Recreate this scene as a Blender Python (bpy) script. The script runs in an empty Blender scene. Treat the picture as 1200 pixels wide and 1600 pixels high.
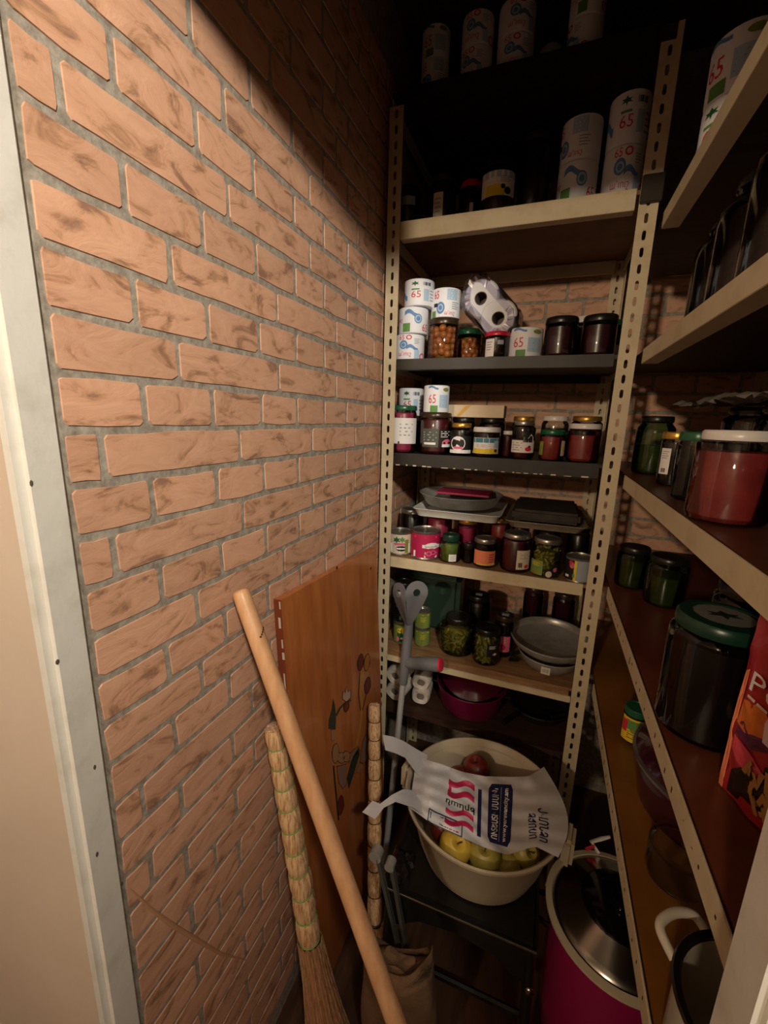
import bpy, bmesh, math, random
from mathutils import Vector, Matrix
R = random.Random(11)
C = bpy.context.scene.collection
SC = bpy.context.scene
PI = math.pi
# ------------------------------------------------------------------ camera
CAM = Vector((0.52, 0.0, 1.58))
FPX = 663.38
YAW, PITCH, ROLL = 0.359861, 0.219410, -0.026008
_f = Vector((-math.sin(YAW)*math.cos(PITCH), math.cos(YAW)*math.cos(PITCH), -math.sin(PITCH)))
_r = Vector((math.cos(YAW), math.sin(YAW), 0))
_d = _f.cross(_r)
CR = math.cos(ROLL)*_r + math.sin(ROLL)*_d
CD = -math.sin(ROLL)*_r + math.cos(ROLL)*_d
CF = _f
cam = bpy.data.cameras.new('camera'); co = bpy.data.objects.new('camera', cam); C.objects.link(co)
cam.sensor_fit = 'HORIZONTAL'; cam.sensor_width = 36; cam.lens = FPX/1200*36; cam.clip_start = .01
M3 = Matrix((CR, -CD, -CF)).transposed()
co.matrix_world = Matrix.Translation(CAM) @ M3.to_4x4()
SC.camera = co
# ------------------------------------------------------------------ light and exposure
w = bpy.data.worlds.new('world'); SC.world = w; w.use_nodes = True
w.node_tree.nodes['Background'].inputs[0].default_value = (.9, .75, .6, 1)
w.node_tree.nodes['Background'].inputs[1].default_value = 0.02
LAMP = Vector((1.02, -.60, 2.33))          # bulb in the hall to the right of the doorway
LAMP2 = Vector((-.22, -2.2, 2.25))          # second, warmer bulb further back
for nm, pos, en, col, rad in (('hall_bulb_light', LAMP, 54, (1, .91, .80), .06), ('rear_bulb_light', LAMP2, 70, (1, .78, .56), .07)):
    ld = bpy.data.lights.new(nm, 'POINT'); ld.energy = en; ld.color = col; ld.shadow_soft_size = rad
    lo = bpy.data.objects.new(nm, ld); lo.location = pos; C.objects.link(lo)
SC.view_settings.view_transform = 'Standard'; SC.view_settings.look = 'None'
SC.view_settings.gamma = 1; SC.view_settings.use_curve_mapping = False
SC.view_settings.exposure = 1.32

def ray(px, py):
    return (CR*(px-600) + CD*(py-800) + CF*FPX)
def at_x(px, py, x):
    v = ray(px, py); return CAM + v*((x-CAM.x)/v.x)
def at_y(px, py, y):
    v = ray(px, py); return CAM + v*((y-CAM.y)/v.y)
def at_z(px, py, z):
    v = ray(px, py); return CAM + v*((z-CAM.z)/v.z)

# ------------------------------------------------------------------ materials
def lin(h):
    h = h.lstrip('#')
    c = [int(h[i:i+2], 16)/255 for i in (0, 2, 4)]
    return tuple((x/12.92 if x <= .04045 else ((x+.055)/1.055)**2.4) for x in c) + (1,)
MATS = {}
def M(name, col, rough=.5, metal=0, noise=None, bump=0, bscale=60, stretch=(1, 1, 1), spec=.5, ramp=(.35, .65), coat=0):
    """principled material; noise = (scale, second colour) mixes two own colours of the thing"""
    if name in MATS: return MATS[name]
    m = bpy.data.materials.new(name); m.use_nodes = True; nt = m.node_tree; b = nt.nodes['Principled BSDF']
    b.inputs['Base Color'].default_value = lin(col); b.inputs['Roughness'].default_value = rough
    b.inputs['Metallic'].default_value = metal; b.inputs['Specular IOR Level'].default_value = spec
    b.inputs['Coat Weight'].default_value = coat
    if noise or bump:
        tc = nt.nodes.new('ShaderNodeNewGeometry'); mp = nt.nodes.new('ShaderNodeMapping'); mp.inputs['Scale'].default_value = stretch
        nt.links.new(tc.outputs['Position'], mp.inputs[0])
    if noise:
        n = nt.nodes.new('ShaderNodeTexNoise'); n.inputs['Scale'].default_value = noise[0]; n.inputs['Detail'].default_value = 6
        n.inputs['Roughness'].default_value = .65
        r = nt.nodes.new('ShaderNodeValToRGB'); r.color_ramp.elements[0].position = ramp[0]; r.color_ramp.elements[1].position = ramp[1]
        r.color_ramp.elements[0].color = lin(noise[1]); r.color_ramp.elements[1].color = lin(col)
        nt.links.new(mp.outputs[0], n.inputs['Vector']); nt.links.new(n.outputs['Fac'], r.inputs[0]); nt.links.new(r.outputs[0], b.inputs['Base Color'])
    if bump:
        n2 = nt.nodes.new('ShaderNodeTexNoise'); n2.inputs['Scale'].default_value = bscale; n2.inputs['Detail'].default_value = 5
        bp = nt.nodes.new('ShaderNodeBump'); bp.inputs['Strength'].default_value = bump; bp.inputs['Distance'].default_value = .004
        nt.links.new(mp.outputs[0], n2.inputs['Vector']); nt.links.new(n2.outputs['Fac'], bp.inputs['Height']); nt.links.new(bp.outputs[0], b.inputs['Normal'])
    MATS[name] = m; return m
def glass(name, tint, refl=.3, rough=.04):
    if name in MATS: return MATS[name]
    m = bpy.data.materials.new(name); m.use_nodes = True; nt = m.node_tree; nt.nodes.remove(nt.nodes['Principled BSDF'])
    o = nt.nodes['Material Output']; t = nt.nodes.new('ShaderNodeBsdfTransparent'); g = nt.nodes.new('ShaderNodeBsdfGlossy')
    t.inputs[0].default_value = lin(tint); g.inputs['Roughness'].default_value = rough; g.inputs['Color'].default_value = (1, 1, 1, 1)
    lw = nt.nodes.new('ShaderNodeLayerWeight'); lw.inputs[0].default_value = refl; mx = nt.nodes.new('ShaderNodeMixShader')
    nt.links.new(lw.outputs['Fresnel'], mx.inputs[0]); nt.links.new(t.outputs[0], mx.inputs[1]); nt.links.new(g.outputs[0], mx.inputs[2])
    nt.links.new(mx.outputs[0], o.inputs[0]); MATS[name] = m; return m

# ------------------------------------------------------------------ mesh builder
class MB:
    def __init__(s): s.v = []; s.f = []
    def add(s, vs, fs):
        k = len(s.v); s.v += [Vector(a) for a in vs]; s.f += [tuple(i+k for i in q) for q in fs]; return s
    def box(s, a, b, bev=0, rot=None, piv=None):
        bm = bmesh.new(); bmesh.ops.create_cube(bm, size=1)
        a = Vector(a); b = Vector(b)
        for q in bm.verts: q.co = Vector(((a[i]+b[i])/2 + q.co[i]*(b[i]-a[i]) for i in range(3)))
        if bev: bmesh.ops.bevel(bm, geom=bm.edges[:], offset=bev, segments=2, affect='EDGES', clamp_overlap=True)
        if rot is not None:
            for q in bm.verts: q.co = rot @ (q.co-Vector(piv)) + Vector(piv)
        bm.verts.index_update(); s.add([q.co.copy() for q in bm.verts], [[x.index for x in f.verts] for f in bm.faces]); bm.free(); return s
    def lathe(s, prof, n=20, c=(0, 0, 0), sx=1, sy=1, ang=None):
        """prof = [(r,z)] around the vertical through c"""
        c = Vector(c); k = len(s.v); m = len(prof); full = ang is None
        N = n if full else n+1
        for i in range(N):
            t = 2*PI*i/n if full else ang[0]+(ang[1]-ang[0])*i/n
            for r, z in prof: s.v.append(Vector((c.x+r*sx*math.cos(t), c.y+r*sy*math.sin(t), c.z+z)))
        for i in range(n):
            a = k+i*m; b = k+((i+1) % N)*m
            for j in range(m-1):
                s.f.append((a+j, b+j, b+j+1, a+j+1))
        return s
    def tube(s, pts, rad, n=10, cap=True, flat=None):
        pts = [Vector(p) for p in pts]; k = len(s.v)
        if not hasattr(rad, '__len__'): rad = [rad]*len(pts)
        up = None
        for i, p in enumerate(pts):
            d = (pts[min(i+1, len(pts)-1)]-pts[max(i-1, 0)]).normalized()
            if up is None:
                up = Vector((0, 0, 1)) if abs(d.z) < .9 else Vector((0, 1, 0))
            x = up.cross(d).normalized(); up = d.cross(x)
            for j in range(n):
                t = 2*PI*j/n; fy = 1 if flat is None else flat
                s.v.append(p + (x*math.cos(t)*fy + up*math.sin(t))*rad[i])
        for i in range(len(pts)-1):
            for j in range(n):
                a = k+i*n; b = a+n; s.f.append((a+j, a+(j+1) % n, b+(j+1) % n, b+j))
        if cap:
            s.f.append(tuple(k+j for j in range(n))[::-1]); s.f.append(tuple(k+(len(pts)-1)*n+j for j in range(n)))
        return s
    def grid(s, P):
        k = len(s.v); h = len(P); w_ = len(P[0])
        for r in P:
            for q in r: s.v.append(Vector(q))
        for i in range(h-1):
            for j in range(w_-1):
                a = k+i*w_+j; s.f.append((a, a+1, a+w_+1, a+w_))
        return s
    def ico(s, c, r, sub=1, sc=(1, 1, 1), rot=None):
        bm = bmesh.new(); bmesh.ops.create_icosphere(bm, subdivisions=sub, radius=r)
        for q in bm.verts:
            p = Vector((q.co[i]*sc[i] for i in range(3)))
            if rot is not None: p = rot @ p
            q.co = p+Vector(c)
        bm.verts.index_update(); s.add([q.co.copy() for q in bm.verts], [[x.index for x in f.verts] for f in bm.faces]); bm.free(); return s
    def prism(s, poly, z0, z1, ax=None):
        """poly [(a,b)] extruded; ax maps (a,b,c)->Vector"""
        ax = ax or (lambda a, b, c: Vector((a, b, c))); n = len(poly); k = len(s.v)
        for a, b in poly: s.v.append(ax(a, b, z0))
        for a, b in poly: s.v.append(ax(a, b, z1))
        s.f.append(tuple(k+i for i in range(n))[::-1]); s.f.append(tuple(k+n+i for i in range(n)))
        for i in range(n): s.f.append((k+i, k+(i+1) % n, k+n+(i+1) % n, k+n+i))
        return s
    def build(s, name, mat, parent=None, base=None, smooth=True, ang=40, solid=0):
        base = Vector(base) if base is not None else Vector((0, 0, 0))
        me = bpy.data.meshes.new(name); me.from_pydata([v-base for v in s.v], [], s.f); me.validate(); me.update()
        bm = bmesh.new(); bm.from_mesh(me); bmesh.ops.remove_doubles(bm, verts=bm.verts, dist=1e-6)
        bmesh.ops.recalc_face_normals(bm, faces=bm.faces); bm.to_mesh(me); bm.free()
        me.materials.append(mat)
        if smooth:
            for p in me.polygons: p.use_smooth = True
            try: me.set_sharp_from_angle(angle=math.radians(ang))
            except Exception: pass
        o = bpy.data.objects.new(name, me); C.objects.link(o)
        if parent: o.parent = parent
        else: o.location = base
        if solid:
            md = o.modifiers.new('thickness', 'SOLIDIFY'); md.thickness = solid; md.offset = 0
        return o

def thing(name, label, cat, loc=(0, 0, 0), group=None, rotz=0):
    o = bpy.data.objects.new(name, None); o.empty_display_size = .05; C.objects.link(o); o.location = loc; o.rotation_euler = (0, 0, rotz)
    o['label'] = label; o['category'] = cat
    if group: o['group'] = group
    return o
def tag(o, label, cat, group=None):
    o['label'] = label; o['category'] = cat
    if group: o['group'] = group
    return o
def struct(o): o['kind'] = 'structure'; return o
def stuff(o): o['kind'] = 'stuff'; return o

# lettering as flat mesh
TXT = {}
def text_mesh(body, shear=0, bold=0):
    if body.startswith('*'): body = body[1:]; bold = .022
    key = (body, shear, bold)
    if key in TXT: return TXT[key]
    cu = bpy.data.curves.new('lettering', 'FONT'); cu.body = body; cu.size = 1; cu.resolution_u = 2; cu.shear = shear; cu.offset = bold
    cu.align_x = 'CENTER'; cu.align_y = 'CENTER'
    ob = bpy.data.objects.new('lettering', cu); C.objects.link(ob)
    bpy.context.view_layer.update()
    me = bpy.data.meshes.new_from_object(ob.evaluated_get(bpy.context.evaluated_depsgraph_get()))
    vs = [(v.co.x, v.co.y) for v in me.vertices]; fs = [tuple(p.vertices) for p in me.polygons]
    bpy.data.objects.remove(ob); bpy.data.curves.remove(cu)
    if vs:
        x0, x1 = min(a for a, _ in vs), max(a for a, _ in vs); y0, y1 = min(b for _, b in vs), max(b for _, b in vs)
        W_, H_ = max(x1-x0, 1e-4), max(y1-y0, 1e-4)
        vs = [((a-(x0+x1)/2)/W_, (b-(y0+y1)/2)/H_) for a, b in vs]
    TXT[key] = (vs, fs); return TXT[key]

def smooth_path(P, k=6):
    P = [Vector(p) for p in P]; out = []
    for i in range(len(P)-1):
        a, b, c, d = P[max(i-1, 0)], P[i], P[i+1], P[min(i+2, len(P)-1)]
        for j in range(k):
            t = j/k; out.append(.5*((2*b)+(c-a)*t+(2*a-5*b+4*c-d)*t*t+(3*b-a-3*c+d)*t*t*t))
    return out+[P[-1]]
def shape2d(kind, wd, ht):
    """flat printed shapes centred at 0 -> verts, faces"""
    if kind.startswith('t:'):
        vs, fs = text_mesh(kind[2:]); return [(a*wd, b*ht) for a, b in vs], fs
    if kind == 'rect':
        n = 6; vs = []; fs = []
        for i in range(n+1):
            for j in range(2): vs.append(((i/n-.5)*wd, (j-.5)*ht))
        return vs, [(2*i, 2*i+2, 2*i+3, 2*i+1) for i in range(n)]
    if kind == 'disc':
        vs = [(0, 0)]+[(math.cos(2*PI*i/14)*wd/2, math.sin(2*PI*i/14)*ht/2) for i in range(14)]
        return vs, [(0, 1+i, 1+(i+1) % 14) for i in range(14)]
    if kind == 'ring':
        vs = []
        for i in range(14):
            for q in (1, .62): vs.append((math.cos(2*PI*i/14)*wd/2*q, math.sin(2*PI*i/14)*ht/2*q))
        return vs, [(2*i, 2*((i+1) % 14), 2*((i+1) % 14)+1, 2*i+1) for i in range(14)]
    if kind == 'leaf':
        pts = [(0, -.5), (.1, -.15), (.5, -.2), (.3, .02), (.45, .25), (.15, .2), (0, .5), (-.15, .2), (-.45, .25), (-.3, .02), (-.5, -.2), (-.1, -.15)]
        vs = [(0, 0)]+[(a*wd, b*ht) for a, b in pts]; return vs, [(0, 1+i, 1+(i+1) % 12) for i in range(12)]
    if kind == 'ribbon':
        vs = []; n = 8
        for i in range(n+1):
            t = i/n; c = math.sin(t*5)*.25
            vs += [((t-.5)*wd, (c-.22)*ht), ((t-.5)*wd, (c+.22)*ht)]
        return vs, [(2*i, 2*i+2, 2*i+3, 2*i+1) for i in range(n)]
    if kind == 'lines':
        vs = []; fs = []
        for k in range(4):
            y = (.42-.28*k)*ht; l = wd*(1 if k % 2 == 0 else .8); i0 = len(vs)
            vs += [(-wd/2, y-.05*ht), (-wd/2+l/2, y-.05*ht), (-wd/2+l, y-.05*ht), (-wd/2+l, y+.05*ht), (-wd/2+l/2, y+.05*ht), (-wd/2, y+.05*ht)]
            fs += [(i0, i0+1, i0+4, i0+5), (i0+1, i0+2, i0+3, i0+4)]
        return vs, fs
    if kind == 'bars':
        vs = []; fs = []
        for k in range(7):
            x = (k/7-.5)*wd; b = wd*(.05+.04*(k % 3)); i0 = len(vs)
            vs += [(x, -ht/2), (x+b, -ht/2), (x+b, ht/2), (x, ht/2)]; fs.append((i0, i0+1, i0+2, i0+3))
        return vs, fs
    if kind == 'peak':
        pts = [(-.5, -.5), (.5, -.5), (.5, .1), (.2, .5), (-.1, 0), (-.5, .1)]
        return [(a*wd, b*ht) for a, b in pts], [(0, 1, 2, 3, 4, 5)]
    raise ValueError(kind)
def wrap(mb, kind, s0, z0, wd, ht, r, a0, c=(0, 0, 0), shear=0):
    """printed shape wrapped on a vertical cylinder; s0 = arc metres from the facing direction a0 (0 = towards -y)"""
    vs, fs = shape2d(kind, wd, ht); out = []
    for a, b in vs:
        t = a0 + (s0+a)/r; out.append((c[0]+r*math.sin(t), c[1]-r*math.cos(t), c[2]+z0+b))
    mb.add(out, fs); return mb
def flat(mb, kind, o, ux, uy, s0, t0, wd, ht, rot=0, lift=0.0006):
    """printed shape on a plane: origin o, unit axes ux, uy"""
    vs, fs = shape2d(kind, wd, ht); n = ux.cross(uy); ca, sa = math.cos(rot), math.sin(rot)
    mb.add([o+ux*(s0+a*ca-b*sa)+uy*(t0+a*sa+b*ca)+n*lift for a, b in vs], fs); return mb

# palette
STEEL = M('cream_painted_steel', '#cfc0a0', .42, 0, (14, '#bba983'), .06, 120, ramp=(.25, .5))
BLACKSHELF = M('black_brown_steel', '#231c17', .5, 0, (25, '#16110d'))
WOODSHELF = M('worn_shelf_wood', '#9a7550', .6, 0, (9, '#785636'), .15, 70, (1, 6, 6))
DARKWOOD = M('dark_shelf_wood', '#40291a', .6, 0, (8, '#2c1b11'), .1, 60, (1, 6, 6))
CHIP = M('bare_chipped_edge', '#c9bda6', .7)
ZINC = M('zinc_bolt', '#a3a09a', .35, .4)
ALU = M('dull_aluminium', '#b4b1aa', .33, .45, (18, '#96938d'))
STAINLESS = M('brushed_stainless', '#aaa49b', .22, 1)
WHITE = M('white_paper', '#dcdce0', .85, 0, None, .15, 200)
WHITEP = M('white_roll_wrapper', '#e4e6ec', .6)
CARD = M('grey_card_core', '#6b6259', .9)
INK = {k: M('ink_'+k, v, .6) for k, v in dict(red='#d2263f', blue='#5d86bd', navy='#1b1f4d', green='#5f8f4a', leaf='#1d5a34', grey='#9aa3ad', paleblue='#a9c3dc', pink='#d76a86', white='#e9e4e0', cream='#d8cbb3', yellow='#e2c52c', black='#161412', orange='#e8865e', magenta='#b3164f', teal='#3d7f94', olive='#7f8a3c', darkgreen='#4d5148', dimgrey='#6d6e66').items()}
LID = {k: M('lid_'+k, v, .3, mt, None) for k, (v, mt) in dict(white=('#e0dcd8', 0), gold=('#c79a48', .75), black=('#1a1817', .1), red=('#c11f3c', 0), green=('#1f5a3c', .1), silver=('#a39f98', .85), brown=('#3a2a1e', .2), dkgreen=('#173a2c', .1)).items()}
CON = dict(
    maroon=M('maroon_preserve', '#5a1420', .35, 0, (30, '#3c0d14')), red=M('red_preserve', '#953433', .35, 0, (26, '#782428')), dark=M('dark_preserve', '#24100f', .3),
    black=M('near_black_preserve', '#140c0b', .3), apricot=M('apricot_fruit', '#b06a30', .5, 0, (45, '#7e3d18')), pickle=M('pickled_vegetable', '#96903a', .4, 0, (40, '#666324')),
    olive=M('olive_brine', '#6e6430', .35, 0, (20, '#4f4822')), pink=M('pink_preserve', '#98294c', .35), green=M('green_pea_fill', '#6f7d33', .5, 0, (60, '#56642a')), plum=M('plum_preserve', '#3a1420', .3), brine=M('amber_brine', '#6b4a1c', .3))
GL = glass('clear_jar_glass', '#f2f5f0', .32); GLG = glass('green_jar_glass', '#a9c4a8', .35)
CANM = M('tin_can_steel', '#a8a39a', .3, .85)
# ================================================================== STRUCTURE
def brick_mat():
    m = bpy.data.materials.new('embossed_brick_paper'); m.use_nodes = True; nt = m.node_tree; b = nt.nodes['Principled BSDF']; L = nt.links.new
    g = nt.nodes.new('ShaderNodeNewGeometry'); mp = nt.nodes.new('ShaderNodeMapping'); mp.inputs['Rotation'].default_value = (.45, 0, 0); mp.inputs['Scale'].default_value = (1, 1, 2.2)
    oi = nt.nodes.new('ShaderNodeObjectInfo'); ad = nt.nodes.new('ShaderNodeVectorMath'); ad.operation = 'ADD'
    sc = nt.nodes.new('ShaderNodeMath'); sc.operation = 'MULTIPLY'; sc.inputs[1].default_value = 7
    L(oi.outputs['Random'], sc.inputs[0]); L(g.outputs['Position'], mp.inputs[0]); L(mp.outputs[0], ad.inputs[0]); L(sc.outputs[0], ad.inputs[1])
    n = nt.nodes.new('ShaderNodeTexNoise'); n.inputs['Scale'].default_value = 13; n.inputs['Detail'].default_value = 7; n.inputs['Roughness'].default_value = .62; n.inputs['Distortion'].default_value = 1.1
    r = nt.nodes.new('ShaderNodeValToRGB'); e = r.color_ramp.elements
    e[0].position = .34; e[0].color = lin('#9d7460'); e[1].position = .62; e[1].color = lin('#ddab8b')
    k = r.color_ramp.elements.new(.46); k.color = lin('#d4a182'); k = r.color_ramp.elements.new(.40); k.color = lin('#bb8d6b')
    hs = nt.nodes.new('ShaderNodeHueSaturation'); mr = nt.nodes.new('ShaderNodeMapRange'); mr.inputs[3].default_value = .9; mr.inputs[4].default_value = 1.08
    L(ad.outputs[0], n.inputs['Vector']); L(n.outputs['Fac'], r.inputs[0]); L(r.outputs[0], hs.inputs['Color']); L(oi.outputs['Random'], mr.inputs[0]); L(mr.outputs[0], hs.inputs['Value'])
    L(hs.outputs[0], b.inputs['Base Color']); b.inputs['Roughness'].default_value = .55
    bp = nt.nodes.new('ShaderNodeBump'); bp.inputs['Strength'].default_value = .35; bp.inputs['Distance'].default_value = .006
    L(n.outputs['Fac'], bp.inputs['Height']); L(bp.outputs[0], b.inputs['Normal']); return m
BRICK = brick_mat()
GROUT = M('grey_mortar_paper', '#b0a799', .7, 0, (60, '#857a6d'), .6, 70)
PLASTER = M('beige_hall_wall', '#cdb9a6', .8, 0, (3, '#c5b09c')); HALLW = M('brown_hall_wall', '#66523f', .85)
FRAMEP = M('white_gloss_frame_paint', '#dedad0', .42, 0, (16, '#cfcabd'), .25, 35, ramp=(.3, .5))
GREYW = M('grey_white_wall', '#8f8b84', .8, 0, (4, '#7c776f'))
FLOORM = M('brown_floor_boards', '#5a3d28', .5, 0, (5, '#3f2a1c'), .1, 40, (8, 1, 1))
CEIL = M('ceiling_paint', '#5d5347', .8)
ZC = 2.70
wl = struct(MB().box((-.10, .331, 0), (0, 1.80, ZC)).build('wall_left', GROUT))
wb = struct(MB().box((-.10, 1.80, 0), (1.27, 1.90, ZC)).build('wall_back', GROUT))
wr = struct(MB().box((1.17, .331, 0), (1.27, 1.80, ZC)).build('wall_right', GREYW))
struct(MB().box((-1.3, -3.0, -.05), (2.3, 1.9, 0)).build('floor', FLOORM))
struct(MB().box((-1.3, -3.0, ZC), (2.3, 1.9, ZC+.05)).build('ceiling', CEIL))
wf = struct(MB().box((-1.3, .289, 0), (-.029, .33, ZC)).box((.725, .281, 0), (2.3, .33, ZC)).box((-.035, .281, 2.215), (.725, .33, ZC)).build('wall_front', PLASTER))
struct(MB().box((-1.35, -3.0, 0), (-1.3, .33, ZC)).build('wall_hall_left', HALLW))
struct(MB().box((2.3, -3.0, 0), (2.35, .33, ZC)).build('wall_hall_right', HALLW))
struct(MB().box((-1.35, -3.05, 0), (2.35, -3.0, ZC)).build('wall_hall_back', HALLW))
# door frame: two jambs and a head, old gloss paint
df = struct(MB().box((-.030, .281, 0), (0, .333, 2.175), .009).build('trim_1', FRAMEP)); df['label'] = 'worn white painted left door jamb with chips'
df2 = struct(MB().box((.69, .283, 0), (.73, .333, 2.175), .005).build('trim_2', FRAMEP)); df2['label'] = 'white painted right door jamb'
df3 = struct(MB().box((-.045, .283, 2.175), (.73, .333, 2.22), .004).build('trim_3', FRAMEP)); df3['label'] = 'white painted head of the door frame'
CHIPD = M('dark_paint_chip', '#5c5247', .8)
chip = MB()
for z, y in ((1.50, .291), (1.285, .289), (1.115, .313), (.90, .326), (.985, .300)):
    chip.ico((0.0, y, z), .0026, 1, (.15, .6+R.random()*.5, 1+R.random()))
stuff(chip.build('paint_chip', CHIPD, df))

# embossed bricks of the wall covering
def brick_mesh(L, H, seed, name):
    """4 mm proud, uneven outline, lies in local y (length) / z (height), proud along +x"""
    rr = random.Random(seed); out = []
    nL = max(2, round(L/.05)); c = .005
    pts = [(-L/2+c+(L-2*c)*i/nL, -H/2) for i in range(nL+1)]+[(L/2, -H/2+c), (L/2, H/2-c)]+[(L/2-c-(L-2*c)*i/nL, H/2) for i in range(nL+1)]+[(-L/2, H/2-c), (-L/2, -H/2+c)]
    outer = [(a+rr.uniform(-.0018, .0018), b+rr.uniform(-.0018, .0018)) for a, b in pts]
    inner = [(a*(1-.0014/L), b*(1-.0014/H)) for a, b in outer]
    vs = [(0, a, b) for a, b in outer]+[(.0017, a, b) for a, b in inner]; n = len(pts)
    fs = [(i, (i+1) % n, n+(i+1) % n, n+i) for i in range(n)]+[tuple(range(n, 2*n))]
    me = bpy.data.meshes.new(name); me.from_pydata(vs, [], fs); me.update(); me.materials.append(BRICK)
    bm = bmesh.new(); bm.from_mesh(me); bmesh.ops.recalc_face_normals(bm, faces=bm.faces); bm.to_mesh(me); bm.free(); return me
HB = .0552
BR = {'s': [brick_mesh(.118, HB, k, 'brick') for k in range(5)], 'l': [brick_mesh(.243, HB, 20+k, 'brick') for k in range(5)]}
BLEN = {'s': .118, 'l': .243}
JS = [.335+.1385*k if k < 4 else .886+.1325*(k-4) for k in range(12)]
JB = [.402, .679, .953, 1.215, 1.475, 1.735]; JB = [.125]+JB
JC = [.265, .544, .816, 1.086, 1.35, 1.61, 1.87]
def course(i):
    if i % 2: return 's', JS
    return ('l', JC) if (i//2) % 4 in (0, 1) else ('l', JB)
for i in range(-8, 30):
    kind, J = course(i); zc = .6115+.0651*i
    for a, b in zip(J[:-1], J[1:]):
        y0, y1 = a*.92857, b*.92857
        y0, y1 = max(y0, .327), min(y1, 1.80)
        if y1-y0 < .03: continue
        if zc < 1.0 and y0 > .80 and y1 < 1.22: continue          # wholly behind the leaning board
        if (zc < 1.0 or zc > 2.15) and y0 > 1.33: continue          # hidden behind the shelving
        kk = 'l' if y1-y0 > .19 else 's'
        o = bpy.data.objects.new('brick', R.choice(BR[kk])); C.objects.link(o); o.parent = wl
        o.location = (0, (y0+y1)/2, zc); o.scale = (1, (y1-y0-.0095)/BLEN[kk], 1)
for i in range(3, 24):
    kind, J = course(i); zc = .6115+.0651*i; st = .128 if kind == 's' else .256
    x = -.05 + (0 if kind == 's' else .07)
    while x < 1.14:
        x0, x1 = max(x, 0), min(x+st, 1.17)
        if x1-x0 > .03:
            kk = 'l' if x1-x0 > .19 else 's'
            o = bpy.data.objects.new('brick', R.choice(BR[kk])); C.objects.link(o); o.parent = wb
            o.location = ((x0+x1)/2, 1.80, zc); o.rotation_euler = (0, 0, -PI/2); o.scale = (1, (x1-x0-.0095)/BLEN[kk], 1)
        x += st
# a long thin tan ridge that runs down the wall near the door
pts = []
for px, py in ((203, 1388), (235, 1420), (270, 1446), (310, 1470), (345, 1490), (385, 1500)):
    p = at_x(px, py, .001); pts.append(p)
MB().tube(pts, [.001, .003, .004, .004, .003, .001], 8).build('wall_ridge', M('tan_ridge_paper', '#c4946f', .55), wl)

# ================================================================== SHELVING
def slotted_flange(mb, o, ux, uz, n, width, z0, z1, off=.5, pitch=.0372, sl=.0225, sw=.0085):
    """perforated strip: o = corner, ux = across, height along z"""
    k = int((z1-z0)/pitch); zz = z0; ux = Vector(ux)
    for i in range(k):
        zc = zz+pitch/2; cx = width*off; hs = sl/2-sw/2
        hole = []
        for a in (0, 60, 120, 180): hole.append((cx+sw/2*math.cos(math.radians(a)), zc+hs+sw/2*math.sin(math.radians(a))))
        for a in (180, 240, 300, 360): hole.append((cx+sw/2*math.cos(math.radians(a)), zc-hs+sw/2*math.sin(math.radians(a))))
        out = [(width, zc+hs), (width, zz+pitch), (0, zz+pitch), (0, zc+hs), (0, zc-hs), (0, zz), (width, zz), (width, zc-hs)]
        vs = [Vector(o)+ux*a+Vector((0, 0, b)) for a, b in hole+out]
        fs = [(j, (j+1) % 8, 8+(j+1) % 8, 8+j) for j in range(8)]
        mb.add(vs, fs); zz += pitch
    return mb
def bolt(parent, c, ax):
    ax = Vector(ax); c = Vector(c); MB().tube([c, c+ax*.006], .0075, 6).tube([c+ax*.006, c+ax*.010], .0045, 8).build('bolt', ZINC, parent)

unit = thing('shelving_unit', 'cream slotted angle steel shelving unit along the brick back wall, seven shelves', 'shelving', (.36, 1.30, 0))
UB = Vector((.36, 1.30, 0))
XL, XR = .018, .655        # outer left edge of the left post, left edge of right post
pw = .040
ZS = dict(A=2.431, B=2.109, C=1.740, D=1.450, E=1.100, F=.755, G=.529)
def post(x, y, sx, sy, z1, front):
    m = MB(); slotted_flange(m, (x, y, 0), (sx, 0, 0), None, None, pw, 0, z1, .5 if sx > 0 else .5)
    slotted_flange(m, (x, y, 0), (0, sy, 0), None, None, pw, 0, z1, .5)
    return m.build('post', STEEL, unit, UB, smooth=False, solid=.002)
pL = post(XL, 1.30, 1, 1, 2.43, 1); pR = post(XR+.052, 1.30, -1, 1, 2.45, 1)
# the right post shows both its slotted web and a plain return
MB().box((XR+.042, 1.2985, 0), (XR+.054, 1.3005, 2.45)).build('edge_strip', STEEL, pR, UB)
post(XL, 1.775, 1, -1, 2.43, 0); post(XR+.052, 1.775, -1, -1, 2.45, 0)
MB().box((XR+.012, 1.289, 2.095), (XR+.058, 1.2975, 2.155), .002).build('splice_plate', M('dark_splice_plate', '#2b221a', .5, .4), unit, UB)
def shelf(z, lh, lipm, panm, label, lipd=.0025, thick=.012, x0=None, x1=None, rear=True):
    x0 = XL+.003 if x0 is None else x0; x1 = XR+.05 if x1 is None else x1
    top = z+lh/2
    s = MB().box((x0, 1.306, top-thick), (x1, 1.775, top-.002)).build('shelf', panm, unit, UB, smooth=False); s['label'] = label
    m = MB().box((x0+pw-.002, 1.302-lipd, z-lh/2), (x1-pw-.006, 1.306, z+lh/2), .001)
    m.box((x0+pw-.002, 1.306, z-lh/2), (x1-pw-.006, 1.33, z-lh/2+.0025))
    m.build('front_lip', lipm, s, UB, smooth=False)
    if rear: MB().box((x0+.03, 1.765, z-lh/2-.005), (x1-.03, 1.775, z+lh/2-.012)).build('rear_rail', STEEL if lipm is STEEL else lipm, s, UB, smooth=False)
    for xx in (x0, x1-.004): MB().box((xx, 1.31, z-lh/2), (xx+.003, 1.77, z+lh/2-.013)).build('side_rail', STEEL, s, UB, smooth=False)
    return s, top
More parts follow.
